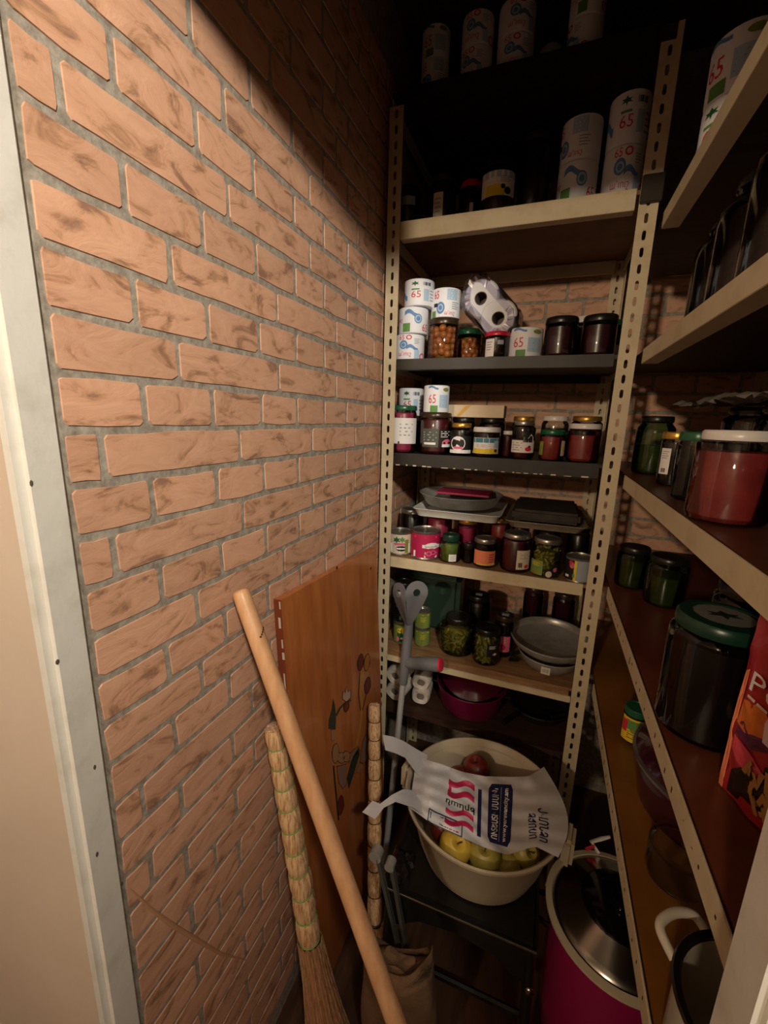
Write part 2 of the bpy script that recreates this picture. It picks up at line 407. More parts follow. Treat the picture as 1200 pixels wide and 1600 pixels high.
UNDER = M('brown_shelf_panel', '#80552b', .55, 0, (6, '#66401d'), .05, 40)
TOP = {}
for k, lh, lm, pm, lb in (('A', .05, BLACKSHELF, DARKWOOD, 'topmost dark shelf under the ceiling'), ('B', .047, STEEL, UNDER, 'brown shelf panel with a cream steel lip'),
                          ('C', .032, BLACKSHELF, BLACKSHELF, 'black shelf below the wide brown one'), ('D', .040, BLACKSHELF, BLACKSHELF, 'black shelf with a chipped front edge'),
                          ('E', .036, STEEL, WOODSHELF, 'shelf with a cream lip above the crutch'), ('F', .040, WOODSHELF, WOODSHELF, 'worn bare wooden shelf'), ('G', .024, DARKWOOD, DARKWOOD, 'lowest dark shelf with a worn edge')):
    s, t = shelf(ZS[k], lh, lm, pm, lb); TOP[k] = t
    if k == 'D':
        m = MB(); x = XL+.05
        while x < XR-.01:
            l = R.uniform(.004, .022); h_ = R.uniform(.001, .0045)
            m.box((x, 1.2985, ZS[k]-.020), (x+l, 1.2995, ZS[k]-.020+h_)); x += l+R.uniform(.001, .034)
        stuff(m.build('chipped_paint', CHIP, s, UB, smooth=False))
    if k == 'F':
        MB().box((XL+.04, 1.290, ZS[k]-.024), (XR+.01, 1.300, ZS[k]-.004), .002).build('edge_batten', STEEL, s, UB, smooth=False)
    if k in 'BDE':
        bolt(s, (XL+.02, 1.299, ZS[k]), (0, -1, 0)); bolt(s, (XR+.034, 1.299, ZS[k]), (0, -1, 0))
    if k == 'F':
        bolt(s, (XR+.034, 1.299, ZS[k]-.02), (0, -1, 0))

runit = thing('shelving_unit', 'cream edged shelving unit along the right wall, reddish boards running towards the door', 'shelving', (.95, .9, 0))
RB = Vector((.95, .9, 0)); XF = .722
REDBOARD = M('reddish_brown_board', '#6e3a24', .3, 0, (5, '#57291a'), .03, 30)
OCHRE = M('ochre_board', '#8a5a24', .35, 0, (5, '#6d4318'))
RT = {}
for k, z, pm in (('1', 2.05, DARKWOOD), ('2', 1.746, DARKWOOD), ('3', 1.428, M('brown_board', '#5e3420', .4, 0, (6, '#472414'))), ('4', 1.110, REDBOARD), ('5', .800, OCHRE)):
    s = MB().box((XF+.004, .35, z+.006), (1.165, 1.76, z+.018)).build('shelf', pm, runit, RB, smooth=False)
    lipm = MB().box((XF-.002, .36, z-.018), (XF+.001, 1.285, z+.018), .0008).box((XF, .36, z-.018), (XF+.034, 1.285, z-.0155))
    lip = lipm.build('front_lip', STEEL, s, RB, smooth=False)
    MB().box((1.14, .36, z-.02), (1.165, 1.76, z+.006)).build('rear_rail', STEEL, s, RB, smooth=False)
    if k in '45':
        hm = MB()
        for j in range(22):
            yy = .42+j*.038+R.uniform(-.01, .01); hm.box((XF-.0026, yy, z-.008+R.uniform(0, .012)), (XF-.002, yy+.003, z-.003+R.uniform(0, .012)))
        stuff(hm.build('scratch', M('dark_scratch', '#3c2a1a', .8), lip, RB, smooth=False))
    if k == '5': MB().box((XF+.03, .38, z-.03), (XF+.045, 1.29, z+.004), .001).build('inner_batten', M('grey_batten', '#6d6254', .6), s, RB, smooth=False)
    RT[k] = z+.018
for y, sy in ((.345, 1), (1.765, -1)):
    m = MB(); slotted_flange(m, (1.165, y, 0), (-1, 0, 0), None, None, pw, 0, 2.4); slotted_flange(m, (1.165, y, 0), (0, sy, 0), None, None, pw, 0, 2.4)
    m.build('post', STEEL, runit, RB, smooth=False, solid=.002)
m = MB(); slotted_flange(m, (XF+.004, .345, 0), (0, 1, 0), None, None, pw, 0, 2.4); m.build('post', STEEL, runit, RB, smooth=False, solid=.002)
# ================================================================== JARS, CANS, ROLLS
def face(x, y): return math.atan2(CAM.x-x, y-CAM.y)
def label_on(parent, base, r, lab, h, a_face):
    x, y, z = base; wd = lab['w']*r; z0, z1 = lab['z'][0]*h, lab['z'][1]*h; a0 = a_face+lab.get('a', 0)
    m = MB(); rr = r+.0006; n = 10
    m.grid([[(x+rr*math.sin(a0+wd/r*(i/n-.5)), y-rr*math.cos(a0+wd/r*(i/n-.5)), z+zz) for i in range(n+1)] for zz in (z0, z1)])
    lb = m.build('label', INK[lab['col']] if lab['col'] in INK else MATS[lab['col']], parent, base)
    by = {}
    for i, (kind, s, t, w_, h_, ink) in enumerate(lab.get('p', ())):
        mm = by.setdefault(ink, MB()); wrap(mm, kind, s*wd, z0+t*(z1-z0), w_*wd, h_*(z1-z0), rr+.0005+.00012*i, a0, (x, y, z))
    for ink, mm in by.items():
        if mm.v: stuff(mm.build('label_print', INK[ink], lb, base, smooth=False))
    return lb
def jar(name, label, loc, r, h, con='dark', lid='black', fill=.88, neck=.86, lh=.016, lab=None, lab2=None, gl=None, cat='jar', group=None, chunk=None, n=20, sh=.80, domed=False, sxy=1):
    loc = Vector(loc); t = thing(name, label, cat, loc, group); nr = r*neck; hb = h-lh; zs = sh*h
    prof = [(.001, .001), (r*.80, .001), (r*.95, .004), (r, .012), (r, zs), (r*.97, zs+(hb-zs)*.4), (nr*1.0, zs+(hb-zs)*.8), (nr, hb)]
    gm = MB().lathe(prof, n, loc); gm.build('glass_body', gl or GL, t, loc)
    if con:
        ri = r-.0025; zt = fill*hb; cp = [(.001, .004), (ri*.85, .004), (ri, .011)]
        if zt <= zs: cp += [(ri, zt)]
        else: cp += [(ri, zs), (ri*.96, min(zt, zs+(hb-zs)*.4)), (min(nr, ri)*.97, max(zt, zs+(hb-zs)*.45))]
        cp += [(.001, cp[-1][1])]
        if chunk:
            m = MB(); rc, kind = chunk
            zz = rc*1.45+.005
            while zz < zt:
                for rad, cnt in ((ri-rc*.95, int(2*PI*(ri-rc)/(rc*1.7))), ):
                    ph = R.uniform(0, 6)
                    for j in range(cnt):
                        a = ph+2*PI*j/cnt; a += R.uniform(-.12, .12); cc = (loc.x+rad*math.cos(a), loc.y+rad*math.sin(a), loc.z+zz+R.uniform(-.35, .35)*rc)
                        if kind == 'round': m.ico(cc, rc, 2)
                        else: m.ico(cc, rc, 1, (1.5, .7, .7), Matrix.Rotation(R.uniform(0, 3), 3, 'Z') @ Matrix.Rotation(R.uniform(-1, 1), 3, 'Y'))
                zz += rc*1.45
            stuff(m.build('fruit' if kind == 'round' else 'pickles', CON[con], t, loc))
            cp = [(a*.72, b) for a, b in cp]
        MB().lathe(cp, n, loc).build('contents', CON[con] if not chunk else CON['brine' if kind == 'round' else 'olive'], t, loc)
    if lid:
        lr = nr+.0022
        MB().lathe([(nr*.9, hb-.001), (lr, hb-.001), (lr+.0006, hb+lh*.15), (lr, hb+lh*.78), (lr*.95, h), (lr*.80, h), (lr*.78, h-.0012), (.001, h-.0012 if not domed else h)], n+8, loc).build('lid', LID[lid], t, loc)
        if neck < .8: MB().lathe([(nr, hb-.004), (nr+.003, hb-.002), (nr, hb-.0005)], n, loc).build('neck_ring', gl or GL, t, loc)
    else:
        MB().lathe([(nr-.002, hb), (nr+.0025, hb-.002), (nr+.0025, hb+.006), (nr-.002, hb+.007)], n, loc).build('rim', gl or GL, t, loc)
    for lb in (lab, lab2):
        if lb: label_on(t, loc, r, lb, h, face(loc.x, loc.y))
    return t
def can(name, label, loc, r, h, col, prints, cat='can', group=None, top='lid', w_=5.2, n=24):
    loc = Vector(loc); t = thing(name, label, cat, loc, group)
    MB().lathe([(.001, .002), (r*.93, .002), (r*.95, 0), (r*1.0, .001), (r*1.0, .004), (r*.975, .006), (r*.975, h-.006), (r*1.0, h-.004), (r*1.0, h-.001), (r*.96, h), (r*.94, h-.004), (r*.6, h-.004), (r*.58, h-.005), (.001, h-.005)], n, loc).build('tin_body', CANM, t, loc)
    label_on(t, loc, r, dict(w=w_, z=(.08, .92), col=col, p=prints), h, face(loc.x, loc.y))
    return t
def bk(x0, x1, yt, dep, key=None, base=None, back=None):
    """centre, radius and height of an upright round thing that stands on a shelf of the back unit"""
    zb = ((TOP[key]-.0015) if key else 1.5) if base is None else base
    ym = yt+(x1-x0)*.5
    a = at_y(x0, ym, dep); b = at_y(x1, ym, dep); r = (b.x-a.x)/2*.98; x = (a.x+b.x)/2
    zc = at_y((x0+x1)/2, yt, dep-r if zb > 1.6 else (dep+r if zb < 1.2 else dep)).z
    return (x, dep, zb), r, zc-zb
def rk(bx, by, x0, x1, yt, zb):
    """the same for a thing whose front foot is seen at pixel (bx, by) on a board at height zb"""
    B = at_z(bx, by, zb); d = Vector((B.x-CAM.x, B.y-CAM.y, 0)).normalized(); dep = (B-CAM).dot(CF)
    r = (x1-x0)*dep/FPX/2*.95; c = B+d*r; dep2 = (c-CAM).dot(CF); r = (x1-x0)*dep2/FPX/2*.95; c = B+d*r
    v = ray((x0+x1)/2, yt); dist = math.hypot(c.x-CAM.x, c.y-CAM.y); zt = CAM.z+v.z*(dist+r*.6)/math.hypot(v.x, v.y)
    return (c.x, c.y, zb), r, zt-zb

ROLLP = [
    [('leaf', -.011, .80, .020, .19, 'leaf'), ('bars', .020, .80, .022, .12, 'navy'), ('t:65', -.008, .42, .024, .24, 'red'), ('rect', .018, .40, .014, .42, 'paleblue'), ('lines', .040, .40, .022, .40, 'grey'), ('rect', -.010, .60, .02, .05, 'green'), ('ribbon', -.045, .4, .025, .4, 'blue')],
    [('ribbon', -.006, .74, .034, .34, 'blue'), ('disc', .012, .55, .020, .36, 'blue'), ('ring', .012, .55, .016, .28, 'paleblue'), ('rect', -.018, .22, .020, .32, 'green'), ('t:65', .033, .24, .018, .28, 'red'), ('t:անուշ', -.045, .5, .03, .2, 'red')],
    [('t:65', -.022, .86, .014, .18, 'red'), ('ring', -.003, .86, .015, .18, 'red'), ('disc', -.017, .58, .022, .34, 'blue'), ('ring', -.017, .57, .015, .22, 'paleblue'), ('ribbon', .006, .46, .030, .30, 'blue'), ('t:անուշ', -.014, .22, .034, .22, 'red'), ('rect', .018, .22, .013, .34, 'paleblue'), ('lines', .018, .72, .015, .2, 'grey'), ('ring', .036, .15, .02, .28, 'pink')],
    [('rect', .016, .76, .028, .36, 'paleblue'), ('lines', .016, .76, .02, .3, 'white'), ('disc', -.014, .32, .022, .40, 'blue'), ('ring', -.014, .32, .015, .26, 'paleblue'), ('rect', -.028, .42, .012, .12, 'navy'), ('t:65', -.026, .76, .014, .26, 'red'), ('t:անուշ', .010, .14, .026, .18, 'red'), ('rect', -.034, .12, .014, .22, 'green'), ('lines', .026, .4, .02, .24, 'grey')],
    [('t:65', -.016, .50, .022, .32, 'red'), ('rect', -.010, .14, .022, .24, 'green'), ('ribbon', -.014, .90, .03, .16, 'blue'), ('disc', .026, .84, .022, .14, 'olive'), ('rect', .020, .42, .030, .46, 'paleblue'), ('lines', .020, .42, .024, .34, 'grey')]]
def roll(label, loc, r, h, var=0, group=None, a=0, mw=None, fs=1, tilt=None):
    loc = Vector(loc); t = thing('toilet_paper_roll', label, 'toilet roll', loc, group)
    rc = r*.36
    MB().lathe([(rc, .001), (r*.9, 0), (r*.985, .002), (r, .007), (r, h-.007), (r*.985, h-.002), (r*.9, h), (rc, h-.001)], 28, loc).build('paper', mw or WHITEP, t, loc)
    MB().lathe([(rc+.0002, .001), (rc-.002, .001), (rc-.002, h-.001), (rc+.0002, h-.001)], 18, loc).build('core', CARD, t, loc)
    by = {}; a0 = face(loc.x, loc.y)+a; k = r/.037
    for i, (kind, s, tt, w_, h_, ink) in enumerate(ROLLP[var % 5]):
        mm = by.setdefault(ink, MB()); wrap(mm, kind, s*k, tt*h, w_*k*fs, h_*h, r+.0004+.0001*i, a0, loc)
    for ink, mm in by.items():
        if mm.v: stuff(mm.build('wrapper_print', INK[ink], t, loc, smooth=False))
    if tilt: t.rotation_euler = tilt
    return t

# ------------------------------------------------------------------ shelf A, under the ceiling
GA = 'toilet rolls on the topmost dark shelf'
for (x0, x1, yt, nm, lb) in ((660, 702, 68, 2, 'leftmost'), (722, 771, 42, 2, 'second from the left'), (780, 838, 2, 2, 'third from the left'), (893, 950, -40, 2, 'rightmost')):
    p, r, h = bk(x0, x1, yt, 1.365, 'A'); h = min(max(h, .15), .22)
    for k in range(nm):
        roll('dim toilet roll, %s in the %s stack on the topmost dark shelf' % (('lower', 'upper')[k], lb), (p[0], p[1], p[2]+k*(h/nm+.0008)), r, h/nm, R.randrange(5), GA, R.uniform(-1, 1))
p, r, h = bk(842, 876, 84, 1.40, 'A')
can('small_tin', 'small pale tin between toilet rolls on the topmost dark shelf', p, r, .07, 'grey', [('rect', 0, .5, .3, .3, 'white')])
# ------------------------------------------------------------------ shelf B
p, r, h = bk(622, 656, 290, 1.37, 'B')
jar('preserve_jar', 'dark jar with a pale strip label, leftmost on the upper cream shelf', p, r, .115, 'black', 'black', lab=dict(w=1.2, z=(.52, .72), col='grey', p=[]), group=None)
p, r, h = bk(672, 713, 278, 1.38, 'B')
jar('preserve_jar', 'dark jar with a tan upright label on the upper cream shelf', p, r, .13, 'black', 'brown', lab=dict(w=.75, z=(.12, .62), col='cream', a=-.35, p=[('lines', 0, .5, .7, .6, 'grey')]))
p, r, h = bk(718, 754, 284, 1.42, 'B')
jar('preserve_jar', 'dark jar with a dull red lid behind the yellow labelled jar', p, r, .125, 'black', 'red', lab=dict(w=.3, z=(.1, .5), col='white', a=.1, p=[]))
p, r, h = bk(752, 806, 262, 1.365, 'B')
jar('honey_jar', 'dark jar with a white and yellow bee label on the upper cream shelf', p, r, .135, 'dark', 'black', lab=dict(w=2.3, z=(.30, .74), col='white', p=[('rect', 0, .86, 1, .26, 'paleblue'), ('rect', -.08, .22, .5, .44, 'yellow'), ('disc', .25, .2, .2, .3, 'black'), ('disc', .12, .35, .12, .2, 'black'), ('lines', .2, .65, .3, .25, 'grey')]))
p, r, h = bk(812, 862, 222, 1.40, 'B')
jar('tall_preserve_jar', 'tall nearly black jar just left of the stacked toilet rolls', p, r, .20, 'black', 'brown', n=20)
GB = 'toilet rolls stacked on the upper cream shelf'
for (x0, x1, z0, nm, lb, dp) in ((878, 942, 0, 2, 'left stack', 1.375), (948, 1012, 0, 2, 'middle stack', 1.37), (1000, 1042, 0, 2, 'right stack behind the post', 1.47)):
    p, r, h = bk(x0, x1, 180, dp, 'B'); hh = .098 if 'middle' not in lb else .112
    for k in range(nm): roll('dim toilet roll, %s in the %s, upper cream shelf' % (('lower', 'upper')[k], lb), (p[0], p[1], p[2]+k*(hh+.0008)), min(r, .05), hh, R.randrange(5), GB, R.uniform(-.6, .6))
# ------------------------------------------------------------------ shelf C
zC = TOP['C']-.0015
hs = .0755
for k, (x0, x1, v, nme) in enumerate(((616, 663, 2, 'bottom'), (620, 667, 1, 'middle'), (630, 672, 0, 'top'))):
    p, r, h = bk(x0, x1, 500, 1.352); 
    roll('white toilet roll with blue and red print, %s of the leaning stack of three' % nme, (p[0]+.004, 1.352, zC+k*(hs+.0006)), .0455, hs, v, 'three stacked toilet rolls beside the left post')
p, r, h = bk(670, 718, 484, 1.372, base=zC)
zap = .121
jar('apricot_jar', 'large glass jar of orange apricots with a toilet roll on its dark lid', (p[0], 1.372, zC), r, zap, 'apricot', 'brown', .9, .88, .016, chunk=(.0118, 'round'), n=28)
p2, r2, h2 = bk(676, 720, 436, 1.372, base=zC+zap)
roll('single white toilet roll standing on the apricot jar', (p2[0], 1.372, zC+zap-.0006), .0435, .083, 3)
p, r, h = bk(716, 750, 503, 1.44, base=zC)
jar('apricot_jar', 'smaller apricot jar half hidden behind the large apricot jar', (p[0], 1.455, zC), .042, .105, 'apricot', 'green', chunk=(.0105, 'round'))
p, r, h = bk(757, 797, 519, 1.348, base=zC)
jar('jam_jar', 'dark jam jar with a crimson lid under the wrapped toilet rolls', (p[0], 1.348, zC), r, .073, 'dark', 'red', .9, .95, .011, lab=dict(w=.85, z=(.06, .72), col='white', a=-.65, p=[('lines', 0, .6, .6, .5, 'grey')]), lab2=dict(w=.5, z=(.5, .66), col='grey', a=.25, p=[]))
p, r, h = bk(794, 848, 514, 1.365, base=zC)
roll('toilet roll with a red 65 standing alone in the middle of the black shelf', (p[0], 1.365, zC), r, .082, 4)
GD = None
p, r, h = bk(850, 903, 499, 1.37, base=zC)
jar('jam_jar', 'dark red jam jar just right of the lone toilet roll', (p[0], 1.37, zC), r, .108, 'plum', 'black', neck=.94, n=24)
p, r, h = bk(908, 964, 497, 1.37, base=zC)
jar('jam_jar', 'dark red jam jar nearest the right post on the black shelf', (p[0], 1.37, zC), r, .108, 'plum', 'black', neck=.94, n=24)
p, r, h = bk(893, 935, 495, 1.47, base=zC)
jar('jam_jar', 'white lidded jar peeping out behind two dark jam jars', (p[0], 1.475, zC), r, .128, 'dark', 'white')
p, r, h = bk(945, 985, 505, 1.455, base=zC)
jar('preserve_jar', 'jar with a green lid and pale label behind the right post', (.655, 1.475, zC), .036, .115, 'dark', 'green', lab=dict(w=2.2, z=(.05, .40), col='white', p=[]))
# wrapped two-pack of rolls lying on the jars, core ends to the front
t = thing('toilet_roll_pack', 'two white toilet rolls in crinkled clear plastic, lying end-on above the crimson lid', 'toilet roll pack', (0, 0, 0))
ctr = [at_y(751, 466, 1.345), at_y(778, 497, 1.34)]; t.location = ctr[1]; base = ctr[1]
for cc in ctr:
    m = MB(); rr = .0535; n = 28; ax = Vector((.12, 1, .05)).normalized(); ux = Vector((1, -.12, 0)).normalized(); uz = ux.cross(ax)
    def ringp(r_, d, cc=cc): return [cc+ax*d+(ux*math.cos(2*PI*i/n)+uz*math.sin(2*PI*i/n))*r_*(1+.025*math.sin(3*2*PI*i/n)) for i in range(n+1)]
    m.grid([ringp(.0185, .001), ringp(.048, -.001), ringp(rr-.001, .003), ringp(rr, .009), ringp(rr, .088), ringp(.046, .094), ringp(.0185, .094)]); m.build('paper', WHITE, t, base)
    MB().grid([ringp(.0188, .001), ringp(.0165, .001), ringp(.0165, .094), ringp(.0188, .094)]).build('core', CARD, t, base)
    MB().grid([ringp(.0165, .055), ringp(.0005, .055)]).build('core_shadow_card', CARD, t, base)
m = MB(); a, b = ctr; d = (b-a); dl = d.length; d.normalize(); pn = Vector((0, -1, 0)).cross(d).normalized()
def hullp(off, yy, k, jit):
    out = []
    n = 36
    for i in range(n+1):
        th = 2*PI*(i % n)/n; c0 = b if math.cos(th) > 0 else a
        v = d*math.cos(th)+pn*math.sin(th); rj = random.Random(i % n*7+k)
        extra = .018*max(0, math.cos(th-2.75))**6
        out.append(c0+v*(.056+off+extra+rj.uniform(0, jit))+Vector((.12*yy, yy+rj.uniform(-.002, .002), 0)))
    return out
m.grid([hullp(-.030, -.006, 3, .003), hullp(-.012, -.007, 1, .004), hullp(0, .004, 2, .004), hullp(.001, .035, 3, .004), hullp(0, .066, 4, .004), hullp(-.01, .096, 5, .004)])
PLASTIC = glass('crinkled_clear_film', '#e4e2ec', .55, .14)
m.build('plastic_wrap', PLASTIC, t, base, smooth=False)
# ------------------------------------------------------------------ shelf D
zD = TOP['D']-.0015
p, r, h = bk(609, 650, 625, 1.352, base=zD)
jar('beetroot_jar', 'tall red jar with a green lid and big white label beside the left post', (p[0]+.003, 1.352, zD), r, .150, 'pink', 'green', .93, .92, .014, lab=dict(w=2.5, z=(.20, .74), col='white', p=[('lines', .10, .55, .40, .5, 'grey'), ('disc', -.38, .22, .20, .34, 'red'), ('disc', -.40, .62, .14, .24, 'green'), ('rect', -.12, .05, .05, .08, 'navy')]))
p, r, h = bk(657, 706, 640, 1.362, base=zD)
jar('beetroot_jar', 'large maroon jar with dark label carrying a toilet roll on its lid', (p[0], 1.362, zD), r, .130, 'maroon', 'brown', .95, .92, .014, lab=dict(w=1.1, z=(.18, .62), col='darkgreen', a=-.35, p=[('lines', 0, .6, .8, .5, 'grey'), ('rect', 0, .2, .7, .12, 'white')]), lab2=dict(w=.95, z=(.18, .60), col='black', a=.75, p=[('lines', -.1, .75, .7, .35, 'white'), ('disc', .05, .25, .8, .45, 'pink'), ('rect', 0, .1, .7, .16, 'white')]), n=26)
p2, r2, h2 = bk(657, 700, 590, 1.362, base=zD+.130)
roll('small printed toilet roll standing on the large maroon jar', (p[0]-.003, 1.362, zD+.1297), .040, .083, 4, None, .1)
p2, r2, h2 = bk(617, 657, 594, 1.42)
jar('preserve_jar', 'hidden dark jar behind the tall red jar, carrying a toilet roll', (p2[0]+.006, 1.445, zD), .042, .118, 'dark', 'brown')
roll('printed toilet roll behind the green lid of the tall red jar', (p2[0]+.006, 1.445, zD+.1177), .042, .092, 0, None, -.1)
p, r, h = bk(703, 739, 655, 1.35, base=zD)
jar('olive_jar', 'small black jar with a gold lid and white oval label', (p[0], 1.352, zD), r, .100, 'black', 'gold', .92, .80, .012, sh=.72, lab=dict(w=2.2, z=(.10, .62), col='black', p=[('disc', -.12, .55, .62, .85, 'white'), ('disc', -.14, .62, .22, .26, 'black'), ('disc', -.04, .56, .2, .26, 'black'), ('rect', -.10, .30, .36, .14, 'pink'), ('rect', 0, .08, .98, .20, 'white')]))
p, r, h = bk(738, 782, 669, 1.342, base=zD)
jar('jam_jar', 'low dark jam jar with a white lid and blue and yellow label', (p[0], 1.342, zD), r, .090, 'dark', 'white', .95, .93, .013, lab=dict(w=2.1, z=(.14, .66), col='white', p=[('rect', 0, .84, .98, .28, 'teal'), ('rect', -.02, .17, .94, .30, 'yellow'), ('rect', .38, .6, .2, .45, 'paleblue'), ('disc', .36, .2, .12, .2, 'black'), ('lines', -.1, .5, .5, .2, 'grey')]))
p, r, h = bk(783, 803, 678, 1.365, base=zD)
jar('small_jar', 'tiny white lidded jar squeezed right of the blue and yellow label', (p[0]-.001, 1.385, zD), .018, .080, 'maroon', 'white', .9, .8, .010)
p, r, h = bk(799, 837, 651, 1.35, base=zD)
jar('sauce_jar', 'jar with a dull gold lid and white label with red berries', (p[0]+.002, 1.352, zD), r, .112, 'maroon', 'silver', .55, .80, .012, lab=dict(w=2.3, z=(.18, .50), col='white', p=[('lines', -.22, .5, .4, .7, 'grey'), ('disc', .22, .3, .26, .36, 'red'), ('leaf', .26, .5, .14, .25, 'black')]), lab2=dict(w=1.0, z=(.45, .72), col='black', a=.5, p=[('peak', 0, .4, .9, .8, 'white')]))
p, r, h = bk(843, 884, 669, 1.35, base=zD)
jar('pepper_jar', 'small red jar with a green lid in front of a white lidded jar', (p[0], 1.352, zD), r, .089, 'red', 'green', .9, .90, .013, lab=dict(w=.55, z=(.18, .62), col='olive', a=-1.0, p=[]), lab2=dict(w=.55, z=(.18, .66), col='cream', a=1.05, p=[('disc', -.1, .5, .5, .3, 'yellow')]))
p, r, h = bk(846, 890, 638, 1.45, base=zD)
jar('jam_jar', 'taller dark jar with a white lid behind the green lidded red jar', (p[0], 1.448, zD), r, .128, 'plum', 'white', .8, .88, .013, lab=dict(w=2.4, z=(.50, .62), col='grey', p=[]))
p, r, h = bk(889, 944, 652, 1.352, base=zD)
jar('pepper_paste_jar', 'big red jar with a white lid nearest the right post', (p[0]-.004, 1.355, zD), r, .108, 'red', 'white', .80, .88, .013, n=26)
p, r, h = bk(890, 943, 643, 1.46, base=zD)
jar('jam_jar', 'gold lidded dark jar behind the big red white lidded jar', (p[0], 1.468, zD), r, .130, 'dark', 'gold', .9, .85, .013)
GDD = 'unlit black jars in the second row'
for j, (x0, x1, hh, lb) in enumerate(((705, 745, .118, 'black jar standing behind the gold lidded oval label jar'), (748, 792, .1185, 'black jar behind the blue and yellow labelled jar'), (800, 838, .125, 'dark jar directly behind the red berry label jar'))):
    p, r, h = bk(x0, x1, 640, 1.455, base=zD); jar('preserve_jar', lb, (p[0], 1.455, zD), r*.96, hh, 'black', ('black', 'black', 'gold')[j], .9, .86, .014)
# flat cream box lying across the jar lids
t0 = at_y(698, 642, 1.43); t1 = at_y(788, 643, 1.43); hb_ = at_y(740, 622, 1.42).z-at_y(740, 643, 1.42).z
zbx = zD+.1187
bx = thing('flat_box', 'flat cream carton with a slanting orange stripe lying across jar lids', 'box', (t0.x, 1.42, zbx))
MB().box((t0.x, 1.418, zbx), (t1.x, 1.500, zbx+.038), .0012).build('carton', M('cream_carton', '#dcc7a6', .6), bx, (t0.x, 1.42, zbx))
m = MB(); xm = t0.x+.056; m.add([(xm-.022, 1.4174, zbx+.0012), (xm-.010, 1.4174, zbx+.0012), (xm+.026, 1.4174, zbx+.0368), (xm+.008, 1.4174, zbx+.0368)], [(0, 1, 2, 3)]); m.build('stripe', M('orange_stripe', '#d9a544', .6), bx, (t0.x, 1.42, zbx))
MB().box((t0.x-.0004, 1.4178, zbx+.030), (t1.x+.0004, 1.5004, zbx+.0385)).build('carton_lid', M('cream_carton', '#dcc7a6'), bx, (t0.x, 1.42, zbx))
# ------------------------------------------------------------------ shelf E
zE = TOP['E']-.0015
p, r, h = bk(606, 642, 826, 1.365, base=zE)
can('food_can', 'small open ended can with green leaf print beside the left post', (p[0]+.004, 1.365, zE), r, .080, 'cream', [('rect', 0, .30, 1, .46, 'white'), ('disc', .02, .28, .18, .28, 'black'), ('rect', .02, .28, .16, .08, 'white'), ('leaf', -.06, .72, .12, .42, 'leaf'), ('leaf', .03, .74, .10, .38, 'green'), ('rect', 0, .52, .2, .12, 'pink'), ('rect', .11, .4, .06, .7, 'olive')])
p, r, h = bk(643, 688, 818, 1.362, base=zE)
can('bean_can', 'crimson labelled tin of beans with a small white crest', (p[0], 1.362, zE), r, .096, 'magenta', [('rect', 0, .14, 1, .26, 'white'), ('rect', 0, .88, .98, .10, 'red'), ('disc', .09, .52, .20, .28, 'white'), ('rect', .09, .50, .26, .14, 'white'), ('disc', .08, .22, .20, .42, 'magenta'), ('ring', .05, .20, .08, .22, 'pink'), ('ring', .11, .24, .08, .2, 'pink'), ('t:bonduelle', .09, .50, .18, .08, 'black')])
p, r, h = bk(688, 722, 822, 1.352, base=zE)
jar('olive_jar', 'green olive jar with a dark lid and small pale sticker', (p[0], 1.352, zE), r, .092, 'green', 'dkgreen', .9, .72, .020, lab=dict(w=.7, z=(.08, .34), col='white', a=.25, p=[('lines', 0, .5, .7, .6, 'grey')]), sh=.62)
p, r, h = bk(714, 735, 822, 1.38, base=zE)
jar('sauce_jar', 'narrow gold lidded jar of pink sauce behind the green olive jar', (at_y(729, 850, 1.425).x, 1.425, zE), .033, .135, 'pink', 'gold', .88, .85, .016)
p, r, h = bk(722, 741, 850, 1.36, base=zE)
jar('small_jar', 'small black jar right of the green olive jar', (p[0]+.002, 1.358, zE), r, .066, 'black', 'black')
p, r, h = bk(740, 777, 834, 1.35, base=zE)
jar('jam_jar', 'dark jam jar with a peach label and silvery lid', (p[0], 1.352, zE), r, .094, 'black', 'silver', .9, .90, .013, lab=dict(w=2.1, z=(.12, .62), col='orange', p=[('disc', -.15, .55, .45, .7, 'orange'), ('rect', .1, .04, .9, .10, 'yellow'), ('lines', .3, .5, .25, .6, 'maroon' if 'maroon' in INK else 'magenta'), ('disc', .42, .1, .12, .16, 'white')]))
p, r, h = bk(783, 832, 812, 1.35, base=zE)
jar('juice_jar', 'tall maroon jar with a cream barcode label on its right side', (p[0]+.002, 1.355, zE), r, .122, 'maroon', 'silver', .93, .86, .013, lab=dict(w=1.05, z=(.12, .62), col='cream', a=.62, p=[('lines', .05, .72, .7, .34, 'grey'), ('bars', -.25, .24, .3, .26, 'black'), ('disc', .2, .15, .35, .2, 'red')]))
p, r, h = bk(832, 880, 826, 1.352, base=zE)
jar('pickle_jar', 'glass jar of mixed green pickles with a red topped label', (p[0], 1.352, zE), r, .118, 'pickle', 'silver', .72, .88, .013, chunk=(.008, 'long'), lab=dict(w=1.1, z=(.06, .44), col='olive', a=-.7, p=[('rect', 0, .5, .9, .2, 'green'), ('lines', 0, .7, .6, .3, 'yellow')]), lab2=dict(w=1.1, z=(.02, .26), col='black', a=.5, p=[('disc', -.2, .4, .4, .7, 'cream'), ('disc', .2, .9, .3, .5, 'pink')]))
p, r, h = bk(880, 926, 872, 1.358, base=zE)
can('pea_can', 'tin with a pink flower print and plain steel back, right end of the shelf', (p[0], 1.345, zE), r, .074, 'grey', [('rect', -.14, .5, .20, .98, 'black'), ('disc', -.09, .74, .07, .32, 'pink'), ('disc', -.11, .86, .05, .2, 'red'), ('rect', -.04, .5, .035, .98, 'yellow'), ('leaf', -.055, .24, .04, .4, 'green'), ('rect', -.15, .18, .06, .12, 'white')], w_=5.6)
GE = 'jars in the second row under the trays'
zt = at_y(712, 793, 1.40).z
